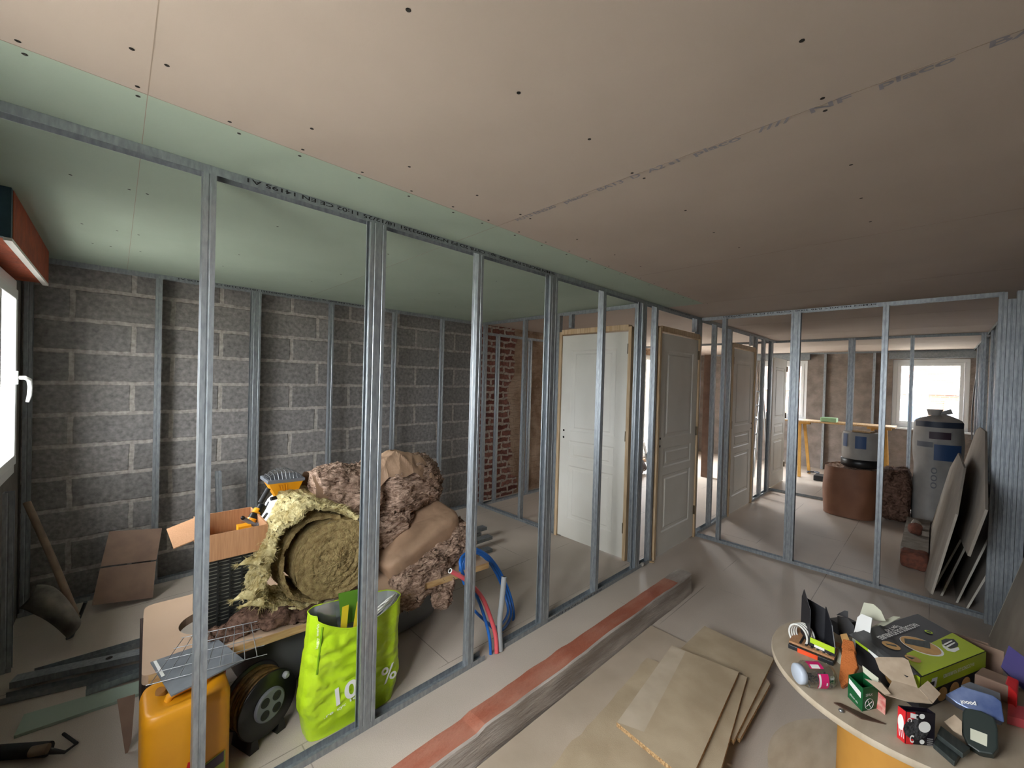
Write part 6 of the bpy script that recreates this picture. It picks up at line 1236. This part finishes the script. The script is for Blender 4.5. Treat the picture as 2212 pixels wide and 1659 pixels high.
b = MB(); p = gx(1790, 908, 8.9); b.box((8.85, p.y-0.11, 1.002), (9.05, p.y+0.11, 1.075)); o = b.build('plastic_tub', 'gpack', bevel=0.008); tag(o, 'pale green plastic tub on the board of the work table', 'tub')
tr2 = empty('trestle', (9.0, 0.65, 0)); tag(tr2, 'second trestle, almost hidden behind the blue printed roll', 'trestle')
for sx_, sy in ((-1, -1), (1, -1), (-1, 1), (1, 1)):
    b = MB(); dx = Vector((0.02, 0, 0)); dy = Vector((0, 0.02, 0)); q = Vector((9.0+0.2*sx_, 0.65+0.12*sy, 0.005)); t_ = Vector((9.0+0.03*sx_, 0.65+0.08*sy, 0.93)); b.hexa([q-dx-dy, q+dx-dy, q+dx+dy, q-dx+dy], [t_-dx-dy, t_+dx-dy, t_+dx+dy, t_-dx+dy]); b.build('leg', 'pineyl', tr2)
MB().box((8.95, 0.5, 0.932), (9.05, 0.8, 0.975)).build('top_bar', 'pineyl', tr2)
b = MB(); q = gz(1757, 1022, 0.02); b.tube([q+Vector((0.05*math.cos(t*2.1), 0.09*math.sin(t), 0.005+0.002*t)) for t in [i*0.35 for i in range(40)]], 0.008, 6); tag(b.build('loose_cable', 'greyp'), 'tangle of grey cable on the floor by the trestle', 'cable')
b = MB(); q = gz(1772, 1040, 0.0); b.box((q.x, q.y-0.05, 0.002), (q.x+0.25, q.y+0.10, 0.09)); tag(b.build('tool_box', 'black', bevel=0.01), 'small black box on the floor just left of the kraft roll', 'box')
# brown post, ladder and level in the glazed room behind
b = MB(); b.box((7.28, 2.65, 0.003), (7.38, 2.80, 2.10)); tag(b.build('timber_post', 'brownpost'), 'brown timber post seen between studs beyond the second door', 'post')
la = empty('step_ladder', (6.9, 2.6, 0)); tag(la, 'aluminium step ladder standing in the bright room beyond the studs', 'ladder')
for y_ in (2.16, 2.56):
    b = MB(); b.tube([(7.9, y_, 0.02), (8.35, y_+(0.04 if y_ < 2.3 else -0.04), 1.75)], 0.018, 8); b.build('stile', 'steel', la); b = MB(); b.tube([(8.75, y_, 0.02), (8.38, y_+(0.04 if y_ < 2.3 else -0.04), 1.72)], 0.014, 8); b.build('rear_leg', 'steel', la)
for k in range(6): 
    t = (k+1)/7; b = MB(); b.box((7.9+0.45*t-0.04, 2.18, 1.73*t), (7.9+0.45*t+0.04, 2.54, 1.73*t+0.02)); b.build('tread', 'steel', la)
b = MB(); p, q = gy(1392, 955, 3.6), gy(1403, 1018, 3.3); b.poly([p+Vector((-0.03, 0, 0)), p+Vector((0.03, 0, 0)), q+Vector((0.03, 0, 0)), q+Vector((-0.03, 0, 0))], (0, 0.02, 0)); lv = b.build('spirit_level', 'white'); tag(lv, 'white and black striped level leaning in the gap between the first two doors', 'level')
m_ = (p+q)/2; b = MB(); d_ = (q-p).normalized(); b.poly([m_-d_*0.06+Vector((-0.031, -0.001, 0)), m_-d_*0.06+Vector((0.031, -0.001, 0)), m_+d_*0.08+Vector((0.031, -0.001, 0)), m_+d_*0.08+Vector((-0.031, -0.001, 0))], (0, -0.001, 0)); b.build('black_band', 'dark', lv)
b = MB(); superell(b, (6.3, 3.70, 0.12), (0.5, 0.25, 0.12), e=0.7, nu=40, nv=24); noisy(b, 0.05, 5); tag(b.build('dark_bundle', 'darkbrown'), 'low dark bundle on the floor behind the gap between the first two doors', 'bundle')
# red brown floor spill in the gap is bare board: hanging wire by the right far window
pipe('hanging_wire', [(9.2, YR+0.04, 2.1), (9.1, YR+0.08, 1.6), (8.9, YR+0.10, 1.2), (8.9, YR+0.09, 0.9)], 0.008, 'greyp', 'thin grey wire hanging down the right wall beside the far window', cat='wire')
